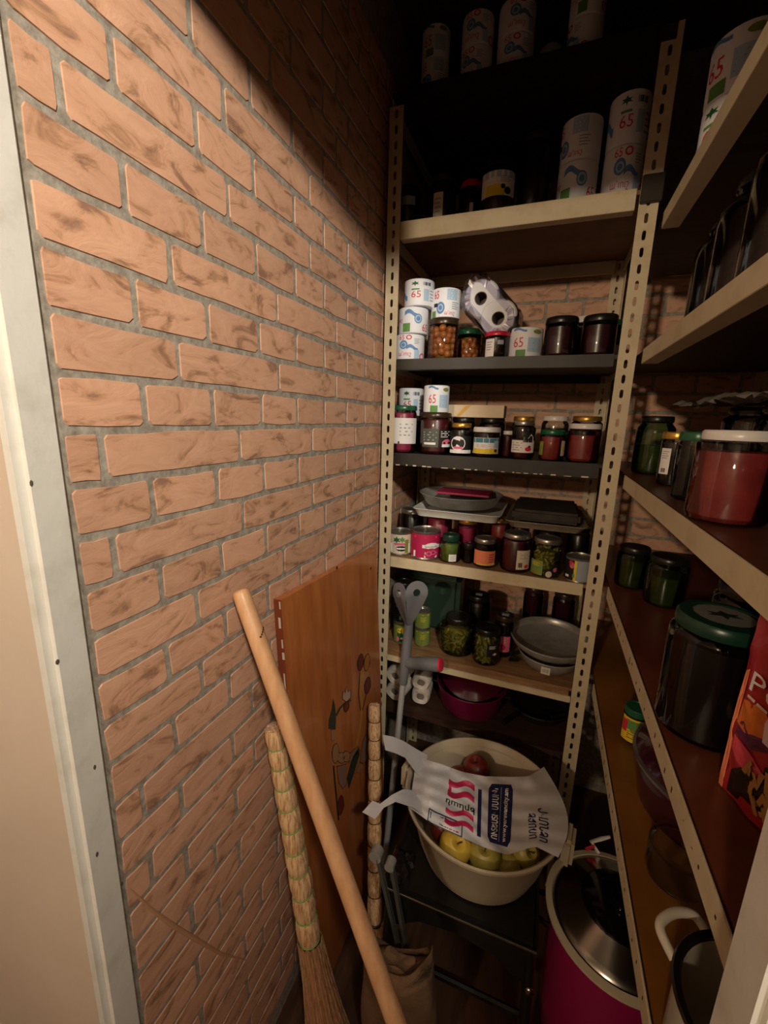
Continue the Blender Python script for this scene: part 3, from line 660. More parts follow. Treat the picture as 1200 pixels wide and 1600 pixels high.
for j, (x0, x1, hh, con, lid, lb, dp, g_) in enumerate((
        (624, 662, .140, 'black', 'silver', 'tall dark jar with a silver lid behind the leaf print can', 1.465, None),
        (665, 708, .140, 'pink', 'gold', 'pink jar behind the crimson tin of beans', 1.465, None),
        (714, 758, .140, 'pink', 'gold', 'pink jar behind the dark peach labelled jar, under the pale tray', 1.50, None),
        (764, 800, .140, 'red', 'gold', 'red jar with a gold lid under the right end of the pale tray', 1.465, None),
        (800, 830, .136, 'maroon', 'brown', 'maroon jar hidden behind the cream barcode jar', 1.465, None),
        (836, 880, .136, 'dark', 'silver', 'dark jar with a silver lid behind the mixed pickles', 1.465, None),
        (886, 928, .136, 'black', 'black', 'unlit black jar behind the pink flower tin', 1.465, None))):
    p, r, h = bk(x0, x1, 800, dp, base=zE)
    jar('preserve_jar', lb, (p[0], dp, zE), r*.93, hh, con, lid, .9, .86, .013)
# trays across the jar lids
zt = zE+.1405
def rect_tray(name, label, cat, x0, x1, y0, y1, z, h, flare, mat, t=.003, rim=.004, loc=None):
    th = thing(name, label, cat, (x0, y0, z)); base = (x0, y0, z)
    def loop(e, zz, rc=.02):
        pts = []
        for cx, cy, a0 in ((x1+e-rc, y1+e-rc, 0), (x0-e+rc, y1+e-rc, 90), (x0-e+rc, y0-e+rc, 180), (x1+e-rc, y0-e+rc, 270)):
            for k in range(5):
                a = math.radians(a0+22.5*k); pts.append((cx+rc*math.cos(a), cy+rc*math.sin(a), zz))
        return pts+[pts[0]]
    m = MB(); m.grid([loop(-flare-.012, z+.0004), loop(-flare, z+.003), loop(0, z+h-.002), loop(rim, z+h), loop(rim, z+h+.002), loop(-.002, z+h), loop(-flare-t, z+.006), loop(-flare-.012, z+.004)])
    k = len(m.v); a = loop(-flare-.012, z+.0004)[:-1]; b = loop(-flare-.012, z+.004)[:-1]
    m.v += [Vector(q) for q in a]+[Vector(q) for q in b]; n = len(a); m.f += [tuple(range(k, k+n)), tuple(range(k+n, k+2*n))]
    m.build('tray_body', mat, th, base); return th
a = at_y(645, 785, 1.33); b = at_y(782, 790, 1.33)
rect_tray('baking_tray', 'pale enamel tray lying across the jar lids under a round aluminium pan', 'tray', a.x, b.x, 1.335, 1.60, zt, .028, .010, M('pale_enamel', '#dadad3', .35, 0, (12, '#c9c8bf')))
a = at_y(651, 760, 1.40); b = at_y(783, 762, 1.40); rp = (b.x-a.x)/2; cxp = (a.x+b.x)/2; zp = zt+.031
t = thing('round_pan', 'wide shallow round aluminium pan on the pale tray', 'pan', (cxp, 1.47, zp))
MB().lathe([(.001, 0), (rp*.78, 0), (rp*.84, .004), (rp*.98, .036), (rp, .038), (rp+.003, .040), (rp, .042), (rp*.97, .039), (rp*.83, .007), (.001, .003)], 40, (cxp, 1.47, zp)).build('pan_body', ALU, t, (cxp, 1.47, zp))
t = thing('serving_tray', 'thin crimson tray lying inside the round aluminium pan', 'tray', (cxp+.01, 1.46, zp+.043))
MB().box((cxp-.075, 1.405, zp+.0425), (cxp+.105, 1.52, zp+.0485), .002).build('tray_body', M('crimson_tray', '#a52a4c', .4), t, (cxp+.01, 1.46, zp+.043))
a = at_y(790, 785, 1.33); b = at_y(922, 800, 1.33)
rt_ = rect_tray('roasting_tray', 'dark burnt roasting tray with a grey front rim, right of the pans', 'tray', a.x+.006, b.x-.002, 1.335, 1.62, zE+.1365, .024, .012, M('burnt_tray_steel', '#9a8e7c', .5, .15, (14, '#7d7262')))
m = MB().box((a.x+.02, 1.352, zE+.1615), (b.x-.02, 1.60, zE+.196), .008); m.build('roasting_rack', M('charred_black', '#262019', .7, 0, (30, '#3a3027'), .4, 50), rt_, (a.x+.006, 1.335, zE+.1365))
# ------------------------------------------------------------------ shelf F
zF = TOP['F']-.0015
hcan = (at_y(620, 925, 1.35).z-zF)/2
p, r, h = bk(602, 641, 970, 1.345, base=zF)
PEA = [('rect', .0, .42, .22, .8, 'dkleaf' if 'dkleaf' in INK else 'leaf'), ('disc', -.06, .70, .11, .30, 'yellow'), ('disc', .03, .64, .09, .28, 'yellow'), ('disc', -.01, .82, .08, .2, 'yellow'), ('rect', .13, .36, .06, .72, 'green'), ('disc', -.1, .2, .07, .3, 'pink'), ('rect', .02, .26, .12, .1, 'white')]
xa = p[0]+.008
can('pea_can', 'open looking tin with yellow corn print, bottom of the pile by the left post', (xa, 1.378, zF), .034, .078, 'olive', PEA)
can('pea_can', 'dark tin with red and yellow vegetables, middle of the pile by the left post', (xa, 1.378, zF+.0785), .034, .078, 'black', [('disc', -.03, .62, .07, .3, 'red'), ('disc', .03, .3, .06, .25, 'yellow'), ('leaf', -.06, .25, .07, .4, 'green'), ('disc', .06, .7, .05, .2, 'olive'), ('rect', 0, .92, 1, .10, 'olive')])
p, r, h = bk(604, 640, 878, 1.338, base=zF+.157)
jar('jam_jar', 'black jar with a white wrap label on top of two tins by the left post', (xa, 1.378, zF+.157), .033, .075, 'black', 'black', .9, .88, .016, lab=dict(w=2.5, z=(.06, .60), col='white', p=[('disc', .26, .45, .34, .7, 'black'), ('lines', -.16, .6, .4, .5, 'black'), ('rect', .25, .45, .2, .12, 'pink')]))
OLC = [('rect', 0, .5, 1, .9, 'green'), ('rect', 0, .9, 1, .05, 'yellow'), ('lines', .02, .6, .14, .3, 'yellow'), ('lines', -.05, .25, .1, .25, 'olive')]
p, r, h = bk(643, 673, 975, 1.37, base=zF)
can('vegetable_can', 'plain green tin, lower one of two beside the crutch', (p[0]+.002, 1.382, zF), .028, .067, 'olive', OLC)
can('vegetable_can', 'plain green tin, upper one of two beside the crutch', (p[0], 1.382, zF+.0675), .028, .067, 'olive', OLC)
# tall dark green container behind
a = at_y(640, 900, 1.52); b = at_y(722, 900, 1.52)
t = thing('storage_canister', 'large dark green canister standing behind the two green tins', 'canister', ((a.x+b.x)/2, 1.55, zF))
bb = ((a.x+b.x)/2, 1.55, zF); m = MB().box((a.x, 1.49, zF+.0004), (b.x, 1.61, zF+.225), .018); m.build('canister_body', M('dark_green_plastic', '#2f4336', .35), t, bb)
MB().lathe([(.001, .222), (.038, .222), (.040, .225), (.040, .24), (.036, .244), (.001, .244)], 20, bb).build('screw_cap', M('dark_green_plastic', '#26352b'), t, bb)
MB().box((a.x+.035, 1.484, zF+.12), (a.x+.062, 1.492, zF+.19), .003).build('handle_rib', M('dark_green_plastic', '#26352b'), t, bb)
p, r, h = bk(686, 742, 938, 1.365, base=zF)
jar('pickle_jar', 'fat jar of green pickles with a black lid on the worn wooden shelf', (p[0]+.002, 1.392, zF), r, .132, 'pickle', 'black', .85, .70, .016, chunk=(.0095, 'long'), n=28, sh=.66)
p, r, h = bk(740, 785, 958, 1.352, base=zF)
jar('pickle_jar', 'tall jar of olive pickles with a black lid and white printed mark', (p[0], 1.362, zF), r, .126, 'pickle', 'black', .84, .86, .016, lab=dict(w=1.0, z=(.30, .66), col='black', a=.55, p=[('lines', -.1, .75, .5, .24, 'white'), ('leaf', .1, .2, .4, .3, 'cream')]), sh=.76, chunk=(.0085, 'long'))
zz = zF
for (x0, x1, yt, dp, hh, lb, lab_, g_) in ((730, 769, 905, 1.515, .172, 'dark jar with a pale sticker on its lid, behind the olive pickles', None, 'black'), (776, 808, 925, 1.428, .150, 'dark jar with a pink fruit label left of the aluminium bowls', dict(w=1.7, z=(.16, .55), col='pink', a=-.1, p=[('lines', 0, .75, .7, .3, 'white'), ('disc', 0, .3, .5, .4, 'magenta')]), 'brown')):
    p, r, h = bk(x0, x1, yt, dp, base=zF)
    o = jar('preserve_jar', lb, (p[0], dp, zF), r, hh, 'black', g_, .9, .86, .016, lab=lab_)
    MB().box((p[0]-.012, dp-.008, zF+hh-.0012), (p[0]+.012, dp+.008, zF+hh+.0006)).build('lid_sticker', INK['grey'], o, (p[0], dp, zF))
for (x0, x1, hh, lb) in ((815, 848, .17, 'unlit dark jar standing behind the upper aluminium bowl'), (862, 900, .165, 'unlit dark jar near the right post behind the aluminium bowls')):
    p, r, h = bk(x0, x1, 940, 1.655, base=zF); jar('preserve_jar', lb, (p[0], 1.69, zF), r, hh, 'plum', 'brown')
def bowl(name, label, cat, c, r, h, mat, tilt=None, lip=.004, extra=None, base_r=.7):
    t = thing(name, label, cat, c)
    MB().lathe([(.001, 0), (r*base_r, 0), (r*(base_r+.06), .003), (r*.97, h*.55), (r, h-.008), (r+lip, h-.006), (r+lip+.001, h-.002), (r+lip-.001, h), (r-.002, h-.004), (r*.955, h*.55), (r*(base_r+.02), .006), (.001, .004)], 44, c).build('body', mat, t, c)
    if tilt: t.rotation_euler = tilt
    return t
cb = Vector((.597, 1.425, zF)); 
low = bowl('aluminium_pan', 'lower aluminium pan with a price sticker under another pan', 'pan', cb, .098, .050, ALU)
label_on(low, cb, .0985, dict(w=.28, z=(.30, .80), col='cream', a=-.05, p=[('bars', 0, .5, .8, .5, 'grey')]), .050, face(cb.x, cb.y))
MB().tube([(cb.x-.095, cb.y-.03, zF+.040), (cb.x-.118, cb.y-.055, zF+.037), (cb.x-.122, cb.y-.06, zF+.02), (cb.x-.10, cb.y-.04, zF+.012)], .007, 8).build('pan_handle', M('black_bakelite', '#15120f', .35), low, cb)
bowl('aluminium_bowl', 'wide aluminium bowl with a rolled rim resting on the lower pan', 'bowl', (cb.x-.002, 1.437, zF+.0512), .126, .048, ALU, (math.radians(3), 0, 0))
# ------------------------------------------------------------------ shelf G
zG = TOP['G']-.0015
def tray_rolls(label, px, py, px2, loc_y, w_, h_):
    pass
a = at_y(606, 1070, 1.345); b = at_y(640, 1070, 1.345); cq = at_y(657, 1070, 1.345)
EGG = M('crumpled_white_wrap', '#cfc5b8', .8, 0, (20, '#b9ad9e'), .3, 60)
def crushed_pack(label, cx, cy, z, r, rolls, seed, rot):
    t = thing('toilet_roll_pack', label, 'toilet roll pack', (cx, cy, z)); base = (cx, cy, z); rr = random.Random(seed)
    for k in range(rolls):
        zz = z+r+.001+k*(2*r-.006); c0 = Vector((cx, cy, zz)); ax = Vector((math.sin(rot), math.cos(rot), 0)); ux = Vector((math.cos(rot), -math.sin(rot), 0)); uz = Vector((0, 0, 1)); n = 22
        def rg(q, d, j=0): return [c0+ax*d+(ux*math.cos(2*PI*i/n)*1.12+uz*math.sin(2*PI*i/n))*q*(1+.05*math.sin(4*2*PI*i/n+seed+k)) for i in range(n+1)]
        MB().grid([rg(.006, .006), rg(.014, .004), rg(.016, .0), rg(r*.82, -.003), rg(r*.97, .008), rg(r, .02), rg(r, .085), rg(r*.8, .09), rg(.006, .09)]).build('roll', EGG, t, base)
        MB().grid([rg(.013, .0038), rg(.0004, .0055)]).build('core_hole', CARD, t, base)
    return t
crushed_pack('crumpled white wrapped rolls behind the left post, left of the crutch pole', a.x+.030, 1.335, zG, .036, 2, 1, .15)
crushed_pack('crumpled white wrapped rolls just right of the crutch pole', cq.x, 1.350, zG, .032, 2, 5, -.1)
cpk = Vector((.345, 1.437, zG))
ENP = M('crimson_enamel', '#761440', .22, 0, (5, '#650f36'), coat=.4)
pk = bowl('enamel_pot', 'crimson enamel pot with a tilted dark lid on the lowest shelf', 'pot', cpk, .123, .092, ENP, base_r=.80)
lidt = MB().lathe([(.001, .030), (.04, .028), (.09, .015), (.112, .002), (.116, 0), (.114, -.003), (.001, .02)], 32, (0, 0, 0))
Rm = Matrix.Rotation(math.radians(24), 3, 'X')
lidt.v = [Rm @ v + cpk+Vector((0, .02, .115)) for v in lidt.v]
lo_ = lidt.build('lid', M('dark_crimson_lid', '#4d1023', .2, 0, coat=.5), pk, cpk)
kn = MB().lathe([(.001, .052), (.014, .050), (.016, .040), (.008, .030), (.008, .026)], 16); kn.v = [Rm @ v+cpk+Vector((0, .02, .115)) for v in kn.v]; kn.build('lid_knob', M('black_bakelite', '#15120f'), lo_, cpk)
for s in (-1, 1): MB().tube([cpk+Vector((s*.121, -.02, .07)), cpk+Vector((s*.142, -.018, .072)), cpk+Vector((s*.142, .018, .072)), cpk+Vector((s*.121, .02, .07))], .005, 8).build('handle', M('black_bakelite', '#15120f'), pk, cpk)
# black frying pan with a long handle lying to the right
fp = Vector((.585, 1.500, zG))
t = bowl('frying_pan', 'black frying pan with its handle pointing at the bucket', 'pan', fp, .105, .036, M('black_nonstick', '#1b1715', .4), base_r=.84)
hp = [fp+Vector((-.06, -.095, .032)), fp+Vector((-.085, -.13, .038)), fp+Vector((-.11, -.175, .036))]
MB().tube(hp, [.009, .011, .012], 8, flat=.6).build('pan_handle', M('black_bakelite', '#15120f'), t, fp)
sk = thing('skimmer', 'thin steel skimmer lying on the black frying pan', 'utensil', fp+Vector((.02, -.10, .045)))
q0 = fp+Vector((.045, -.085, .042)); q1 = fp+Vector((.11, -.05, .052))
MB().tube([q0, q1], .004, 8).build('handle', STAINLESS, sk, fp+Vector((.02, -.10, .045)))
MB().lathe([(.001, 0), (.02, .002), (.022, .004), (.02, .005), (.001, .003)], 16, q0+Vector((-.02, -.008, -.003))).build('ladle_head', STAINLESS, sk, fp+Vector((.02, -.10, .045)))
vp_ = Vector((.665, 1.44, zG))
bowl('plum_bowl', 'plum coloured bowl half hidden behind the right post', 'bowl', vp_+Vector((-.02, .235, 0)), .05, .075, M('plum_enamel', '#5d2244', .3))
# ================================================================== RIGHT UNIT
zR = {k: v+.0005 for k, v in RT.items()}
# board 1 (highest)
q = at_x(1084, 238, .732); q = Vector((.790, q.y-.012, 0))
for k in range(2): roll('pale printed toilet roll, %s of two on the highest right hand board' % ('lower', 'upper')[k], (q.x, q.y, zR['1']+k*.1005), .055, .100, 4*k, 'two pale rolls on the highest right board', -.5)
# board 2: three-litre jars
for j, (x, y) in enumerate(((.830, .830), (.838, 1.005), (.850, 1.185))):
    jar('large_glass_jar', ('large dark glass jar nearest the door on the second right board', 'large dark glass jar between two others on the second right board', 'large dark glass jar by the post on the second right board')[j], (x, y, zR['2']), .074, .235, 'black', ('silver', 'black', 'black')[j], .8, .68, .016, n=28, sh=.68)
# board 3
z3 = zR['3']
o, r, h = rk(1006, 742, 986, 1041, 640, z3)
jar('large_glass_jar', 'big clear glass jar with dark brine right beside the slotted post', (o[0]+.012, o[1], z3), r, .155, 'olive', 'black', .55, .78, .014, gl=GLG, n=28, sh=.72)
o, r, h = rk(1045, 760, 1031, 1072, 660, z3)
jar('jam_jar', 'dark jar with a gold lid and small white label, third right board', o, r, .118, 'black', 'gold', .9, .9, .014, lab=dict(w=.75, z=(.22, .70), col='white', a=-.6, p=[('lines', 0, .75, .7, .3, 'grey'), ('bars', 0, .15, .5, .16, 'black')]), n=24)
o, r, h = rk(1076, 786, 1050, 1106, 670, z3)
jar('preserve_jar', 'dark jar with a green lid between the gold lid and the big red jar', (o[0], o[1]+.012, z3), r*.92, .122, 'dark', 'green', .9, .92, .014, n=24, gl=GLG)
o, r, h = rk(1128, 824, 1070, 1182, 662, z3)
jar('pepper_paste_jar', 'very large jar of red paste with a white lid, front of the third right board', o, r, .128, 'red', 'white', .86, .84, .012, n=36, sh=.86)
jar('preserve_jar', 'jar of amber brine cut by the right picture edge beside the big red jar', (.812, .555, z3), .046, .11, 'brine', 'gold', .9, .9, .014, n=24)
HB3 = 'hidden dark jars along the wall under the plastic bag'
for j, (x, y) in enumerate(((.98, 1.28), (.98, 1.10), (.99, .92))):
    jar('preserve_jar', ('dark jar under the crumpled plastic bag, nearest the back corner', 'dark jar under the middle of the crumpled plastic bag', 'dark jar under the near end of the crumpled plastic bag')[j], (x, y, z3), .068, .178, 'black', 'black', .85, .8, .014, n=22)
# crumpled clear bag lying on those lids
rr = random.Random(5); P = []; 
for i in range(14):
    row = []
    for j in range(34):
        u = i/13; v = j/33
        x = .850+.17*u; y = 1.50-.80*v
        zz = z3+.1795+.002+.011*(.5+.5*math.sin(9*u+14*v+2*math.sin(6*v)))+rr.uniform(0, .012)
        if i in (0, 13) or j in (0, 33): zz = z3+.1795+rr.uniform(.001, .012)
        row.append((x+rr.uniform(-.006, .006), y+rr.uniform(-.006, .006), zz))
    P.append(row)
t = MB().grid(P).build('plastic_bag', M('dusty_plastic_film', '#8a857e', .3, 0, None, .2, 40), None, (.97, 1.08, z3+.18), smooth=False)
tag(t, 'crumpled dusty clear plastic bag lying across jar lids under the second right board', 'plastic bag')
# board 4
z4 = zR['4']
o, r, h = rk(980, 922, 962, 1010, 806, z4)
jar('brine_jar', 'olive glass jar of dark brine nearest the post, fourth right board', (o[0]+.004, o[1], z4), r, .118, 'olive', 'black', .8, .85, .014, n=26, gl=GLG)
o, r, h = rk(1032, 952, 1004, 1062, 830, z4)
jar('brine_jar', 'olive glass jar with a bright highlight, second from the post, fourth right board', o, r, .128, 'olive', 'black', .7, .85, .014, n=26, gl=GLG)
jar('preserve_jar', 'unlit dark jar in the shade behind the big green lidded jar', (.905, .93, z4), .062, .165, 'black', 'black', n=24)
o, r, h = rk(1085, 1180, 1040, 1178, 962, z4); r = min(r, .062)
bj = jar('large_pickle_jar', 'big nearly black jar with a dark green printed lid on the reddish board', (o[0]+.004, o[1]+.012, z4), r, .185, 'black', 'dkgreen', .9, .88, .018, n=36, sh=.84)
ob = Vector((o[0]+.004, o[1]+.012, z4))
m = MB(); 
def disc_on(m, c, r_, z, kind='disc', sx=1, sy=1, dx=0, dy=0):
    vs, fs = shape2d(kind, 2*r_*sx, 2*r_*sy); m.add([(c.x+a+dx, c.y+b+dy, c.z+z) for a, b in vs], fs)
disc_on(m, ob, r*.60, .1857); e_ = m.build('lid_print', INK['dimgrey'], bj, ob, smooth=False)
m = MB(); disc_on(m, ob, r*.36, .1861, 'leaf', 1, .7); m.build('lid_emblem', INK['black'], bj, ob, smooth=False)
jar('preserve_jar', 'small navy dark jar with a white lid behind the red snack bag', (.825, .625, z4), .030, .070, 'black', 'white', n=20)
# red snack bag standing on the board, picture of golden sticks on its lower half
t = thing('snack_bag', 'red and orange snack bag with golden potato sticks on a dark picture', 'snack bag', (.80, .56, z4)); base = (.80, .56, z4)
B0 = Vector((.772, .592, z4+.002)); U = Vector((.42, -.907, 0)); V = Vector((.02, .03, 1)).normalized(); Nn = U.cross(V); Wb, Hb = .15, .235
if Nn.x > 0: Nn = -Nn
def bagp(u, v, side=1, lift=0):
    bulge = .022*max(0, math.sin(PI*u))**.6*max(0, math.sin(PI*min(1, .08+v*.9)))**.6
    cr = .0012*math.sin(23*u+17*v)+.0009*math.sin(41*v-13*u)
    return B0+U*(u*Wb)+V*(v*Hb)+Nn*(side*bulge+cr*(1 if side > 0 else .5)+lift)
for side, nm in ((1, 'front_film'), (-1, 'back_film')):
    MB().grid([[bagp(i/14, j/20, side) for i in range(15)] for j in range(21)]).build(nm, M('red_snack_film', '#a8232f', .3, 0, coat=.3), t, base)
def onbag(poly_uv, ink, name, lift):
    m = MB(); 
    # subdivided fan so the print follows the film
    cu = sum(a for a, _ in poly_uv)/len(poly_uv); cv = sum(b for _, b in poly_uv)/len(poly_uv); n = len(poly_uv); vs = []; rings = 5
    for k in range(rings+1):
        for a, b in poly_uv: vs.append(bagp(cu+(a-cu)*k/rings, cv+(b-cv)*k/rings, 1, lift))
    fs = []
    for k in range(rings):
        for i in range(n): fs.append((k*n+i, k*n+(i+1) % n, (k+1)*n+(i+1) % n, (k+1)*n+i))
    m.add(vs, fs); return m.build(name, ink, t, base, smooth=False)
onbag([(.02, .0), (.02, .30), (.03, .55), (.06, .70), (.10, .72), (.09, .5), (.07, .0)], INK['orange'], 'orange_band', .0011)
onbag([(.10, .42), (.12, .56), (.30, .60), (.44, .54), (.42, .46), (.25, .40)], M('snack_orange', '#d8742c', .4), 'orange_flash', .0013)
onbag([(.12, .37), (.14, .46), (.40, .47), (.44, .42), (.30, .36)], M('snack_purple', '#5d1f4a', .4), 'purple_flash', .0016)
onbag([(.10, .28), (.12, .36), (.34, .34), (.44, .30), (.36, .22), (.2, .24)], M('snack_pink', '#d4495a', .4), 'pink_flash', .0015)
onbag([(.12, .02), (.14, .16), (.30, .27), (.50, .38), (.97, .46), (.97, .02)], M('snack_dark', '#22150f', .4), 'dark_picture', .0018)
onbag([(.38, .45), (.35, .54), (.42, .64), (.6, .68), (.8, .6), (.6, .43)], M('snack_white', '#e3c9cf', .5), 'white_flash', .0022)
m = MB(); rr = random.Random(3)
for k in range(26):
    cu, cv, an, ln = rr.uniform(.30, .62), rr.uniform(.10, .30), rr.uniform(.6, 2.2), rr.uniform(.08, .16)
    du, dv = math.cos(an)*ln, math.sin(an)*ln*.7; nu, nv = -math.sin(an)*.018, math.cos(an)*.012
    m.add([bagp(cu-du/2-nu, cv-dv/2-nv, 1, .003+k*.00003), bagp(cu+du/2-nu, cv+dv/2-nv, 1, .003+k*.00003), bagp(cu+du/2+nu, cv+dv/2+nv, 1, .003+k*.00003), bagp(cu-du/2+nu, cv-dv/2+nv, 1, .003+k*.00003)], [(0, 1, 2, 3)])
stuff(m.build('potato_stick_print', M('golden_sticks', '#b98a48', .5), t, base, smooth=False))
def bagtext(txt, u0, v0, wu, hv, ink, rot=0, lift=.0026):
    vs, fs = text_mesh(txt); m = MB(); m.add([bagp(u0+a*wu, v0+b*hv, 1, lift) for a, b in vs], fs); stuff(m.build('lettering', ink, t, base, smooth=False))
bagtext('Po', .30, .68, .30, .10, INK['white'])
onbag([(.16, .592), (.16, .606), (.24, .606), (.24, .592)], INK['cream'], 'small_print_bar', .0026); onbag([(.26, .590), (.26, .604), (.36, .602), (.36, .588)], INK['cream'], 'small_print_bar', .0026)
# board 5
z5 = zR['5']
o, r, h = rk(986, 1166, 967, 1004, 1080, z5)
jar('relish_jar', 'small maroon jar with green, red and yellow label on the ochre board', o, r, .092, 'maroon', 'green', .9, .88, .016, lab=dict(w=2.0, z=(.10, .78), col='yellow', a=-.1, p=[('rect', .1, .72, .8, .4, 'green'), ('rect', -.36, .62, .25, .5, 'red'), ('lines', .1, .3, .6, .3, 'black'), ('disc', .1, .5, .4, .2, 'olive')]))
cp_ = Vector((.905, .895, z5))
MAR = M('maroon_enamel', '#3d0f22', .2, 0, (4, '#330c1c'), coat=.5)
t = bowl('lidded_pot', 'large maroon lidded pot with a grey steel rim on the ochre board', 'pot', cp_, .148, .095, MAR, base_r=.84)
MB().lathe([(.150, .094), (.154, .096), (.154, .102), (.148, .104)], 48, cp_).build('steel_rim', M('dull_rim_steel', '#8f8a88', .3, .8), t, cp_)
l_ = MB().lathe([(.148, .103), (.135, .112), (.10, .124), (.05, .133), (.001, .136)], 40, cp_).build('lid', MAR, t, cp_)
MB().lathe([(.001, .136), (.012, .137), (.010, .146), (.018, .152), (.016, .160), (.001, .163)], 18, cp_).build('lid_knob', M('black_bakelite', '#15120f'), l_, cp_)
for s in (-1, 1): MB().tube([cp_+Vector((s*.06-.01, -.137, .07)), cp_+Vector((s*.06-.01, -.16, .07))], .006, 8).build('handle_stub', M('black_bakelite', '#15120f'), t, cp_) if False else None
o, r, h = rk(1036, 1402, 1005, 1072, 1325, z5)
jar('empty_glass_jar', 'empty clear glass jar standing in front of the maroon pot', (o[0]+.014, o[1]+.012, z5), .046, .075, None, None, n=40, neck=.9, gl=glass('thin_tumbler_glass', '#e8ebe8', .14, .06))
ce = Vector((.812, .455, z5))
ENW = M('white_enamel', '#cfc8b8', .25, 0, (10, '#c3bba9'), coat=.3)
t = thing('enamel_pot', 'white enamel pot with a black rim and white loop handle beside the right door jamb', 'pot', ce); rp = .090
MB().lathe([(.001, 0), (rp*.9, 0), (rp*.98, .006), (rp, .02), (rp, .128), (rp-.003, .130), (rp-.004, .02), (rp*.9, .005), (.001, .004)], 48, ce).build('pot_body', ENW, t, ce)
MB().lathe([(rp-.005, .127), (rp+.002, .127), (rp+.005, .130), (rp+.003, .134), (rp-.003, .134), (rp-.005, .131)], 48, ce).build('black_rim', M('black_enamel', '#14100f', .3), t, ce)
hd = Vector((-.55, .835, 0)); sd = Vector((.835, .55, 0))
for s in (1, -1):
    pts = [ce+hd*s*(rp+.000)+sd*.032+Vector((0, 0, .10)), ce+hd*s*(rp+.026)+sd*.030+Vector((0, 0, .112)), ce+hd*s*(rp+.034)+sd*.012+Vector((0, 0, .116)), ce+hd*s*(rp+.034)-sd*.012+Vector((0, 0, .116)), ce+hd*s*(rp+.026)-sd*.030+Vector((0, 0, .112)), ce+hd*s*(rp+.000)-sd*.032+Vector((0, 0, .10))]
    MB().tube(smooth_path(pts), .0062, 10).build('loop_handle', ENW, t, ce)

# ================================================================== FLOOR THINGS
# big crimson pot with a steel lid under the lowest right board
cf = Vector((.800, .962, 0)); rp = .158
t = thing('stock_pot', 'large crimson enamel pot with a cream rim and steel lid on the floor', 'pot', cf)
MB().lathe([(.001, .0005), (rp*.86, .0005), (rp*.93, .012), (rp*.97, .10), (rp*.985, .385), (rp*.96, .386), (rp*.94, .1), (.001, .02)], 56, cf).build('pot_body', M('bright_crimson_enamel', '#a01c55', .25, coat=.3), t, cf)
MB().lathe([(rp*.955, .384), (rp, .384), (rp+.010, .390), (rp+.010, .398), (rp-.004, .401), (rp*.95, .396)], 56, cf).build('cream_rim', M('cream_enamel', '#d0c3a6', .35), t, cf)
l_ = MB().lathe([(rp*.93, .392), (rp*.945, .399), (rp*.92, .404), (rp*.86, .409), (rp*.62, .430), (rp*.56, .436)], 56, cf).build('steel_lid', STAINLESS, t, cf)
MB().lathe([(rp*.935, .389), (rp*.955, .3925), (rp*.93, .399)], 56, cf).build('lid_gasket', M('black_rubber', '#171311', .5), l_, cf)
MB().lathe([(rp*.565, .4355), (rp*.52, .441), (rp*.25, .448), (.024, .449), (.022, .465), (.028, .476), (.001, .480)], 40, cf).build('black_lid_centre', M('black_glass_lid', '#0d0b0c', .15), l_, cf)
for s in (1, -1): MB().tube([cf+Vector((s*rp*.98, -.04, .34)), cf+Vector((s*(rp+.03), -.03, .345)), cf+Vector((s*(rp+.03), .03, .345)), cf+Vector((s*rp*.98, .04, .34))], .007, 8).build('handle', M('black_bakelite', '#15120f'), t, cf)
g = cf+Vector((-.03, rp*.985, .401)); tg = MB().tube([g, g+Vector((-.02, .012, .018)), g+Vector((.004, .02, .03)), g+Vector((.026, .022, .045))], [.006, .008, .008, .005], 8, flat=.5).build('white_tag', INK['white'], t, cf)
MB().tube([g+Vector((-.035, -.006, .006)), g+Vector((-.012, .006, .012))], [.006, .007], 8, flat=.5).build('red_tag', INK['red'], tg, cf)

# black folding step stool under the tub
zs = .425; t = thing('step_stool', 'black folding metal step stool carrying the cream tub', 'stool', (.43, 1.0, 0)); base = (.43, 1.0, 0)
BM = M('black_stool_metal', '#1c1917', .28, .3, (20, '#26221f'), .1, 40)
seat = MB().box((.245, .800, zs-.022), (.615, 1.235, zs), .012).build('seat', BM, t, base)
m = MB(); m.tube([(.245, .797, zs-.004), (.43, .795, zs-.004), (.612, .797, zs-.006)], .0028, 8); m.build('bright_front_edge', STAINLESS, seat, base)
# bowed apron below the front edge
pts = [(.25, zs-.02), (.61, zs-.02), (.61, zs-.12), (.575, zs-.115), (.52, zs-.075), (.43, zs-.06), (.34, zs-.075), (.285, zs-.115), (.25, zs-.12)]
MB().prism(pts, .803, .812, lambda a, b, c: Vector((a, c, b))).build('front_apron', BM, t, base)
for x, y, dx, dy in ((.262, .815, -.012, -.05), (.600, .815, .012, -.05), (.262, 1.215, -.012, .05), (.600, 1.215, .012, .05)):
    l = MB().tube([(x, y, zs-.02), (x+dx, y+dy*.6, .02), (x+dx*1.05, y+dy*.65, .012)], .013, 10).build('leg', BM, t, base)
    MB().lathe([(.001, 0), (.018, 0), (.019, .01), (.015, .028), (.001, .028)], 14, (x+dx*1.05, y+dy*.65, .0005)).build('rubber_foot', M('black_rubber', '#171311'), l, base)
MB().ico((.607, .797, .30), .012, 2, (1, .6, 1)).build('hinge_knob', STAINLESS, t, base)
MB().tube([(.262, .83, .16), (.600, .83, .16)], .009, 8).build('cross_bar', BM, t, base)
GREYM = M('grey_stool_arm', '#5c5a52', .4, .2)
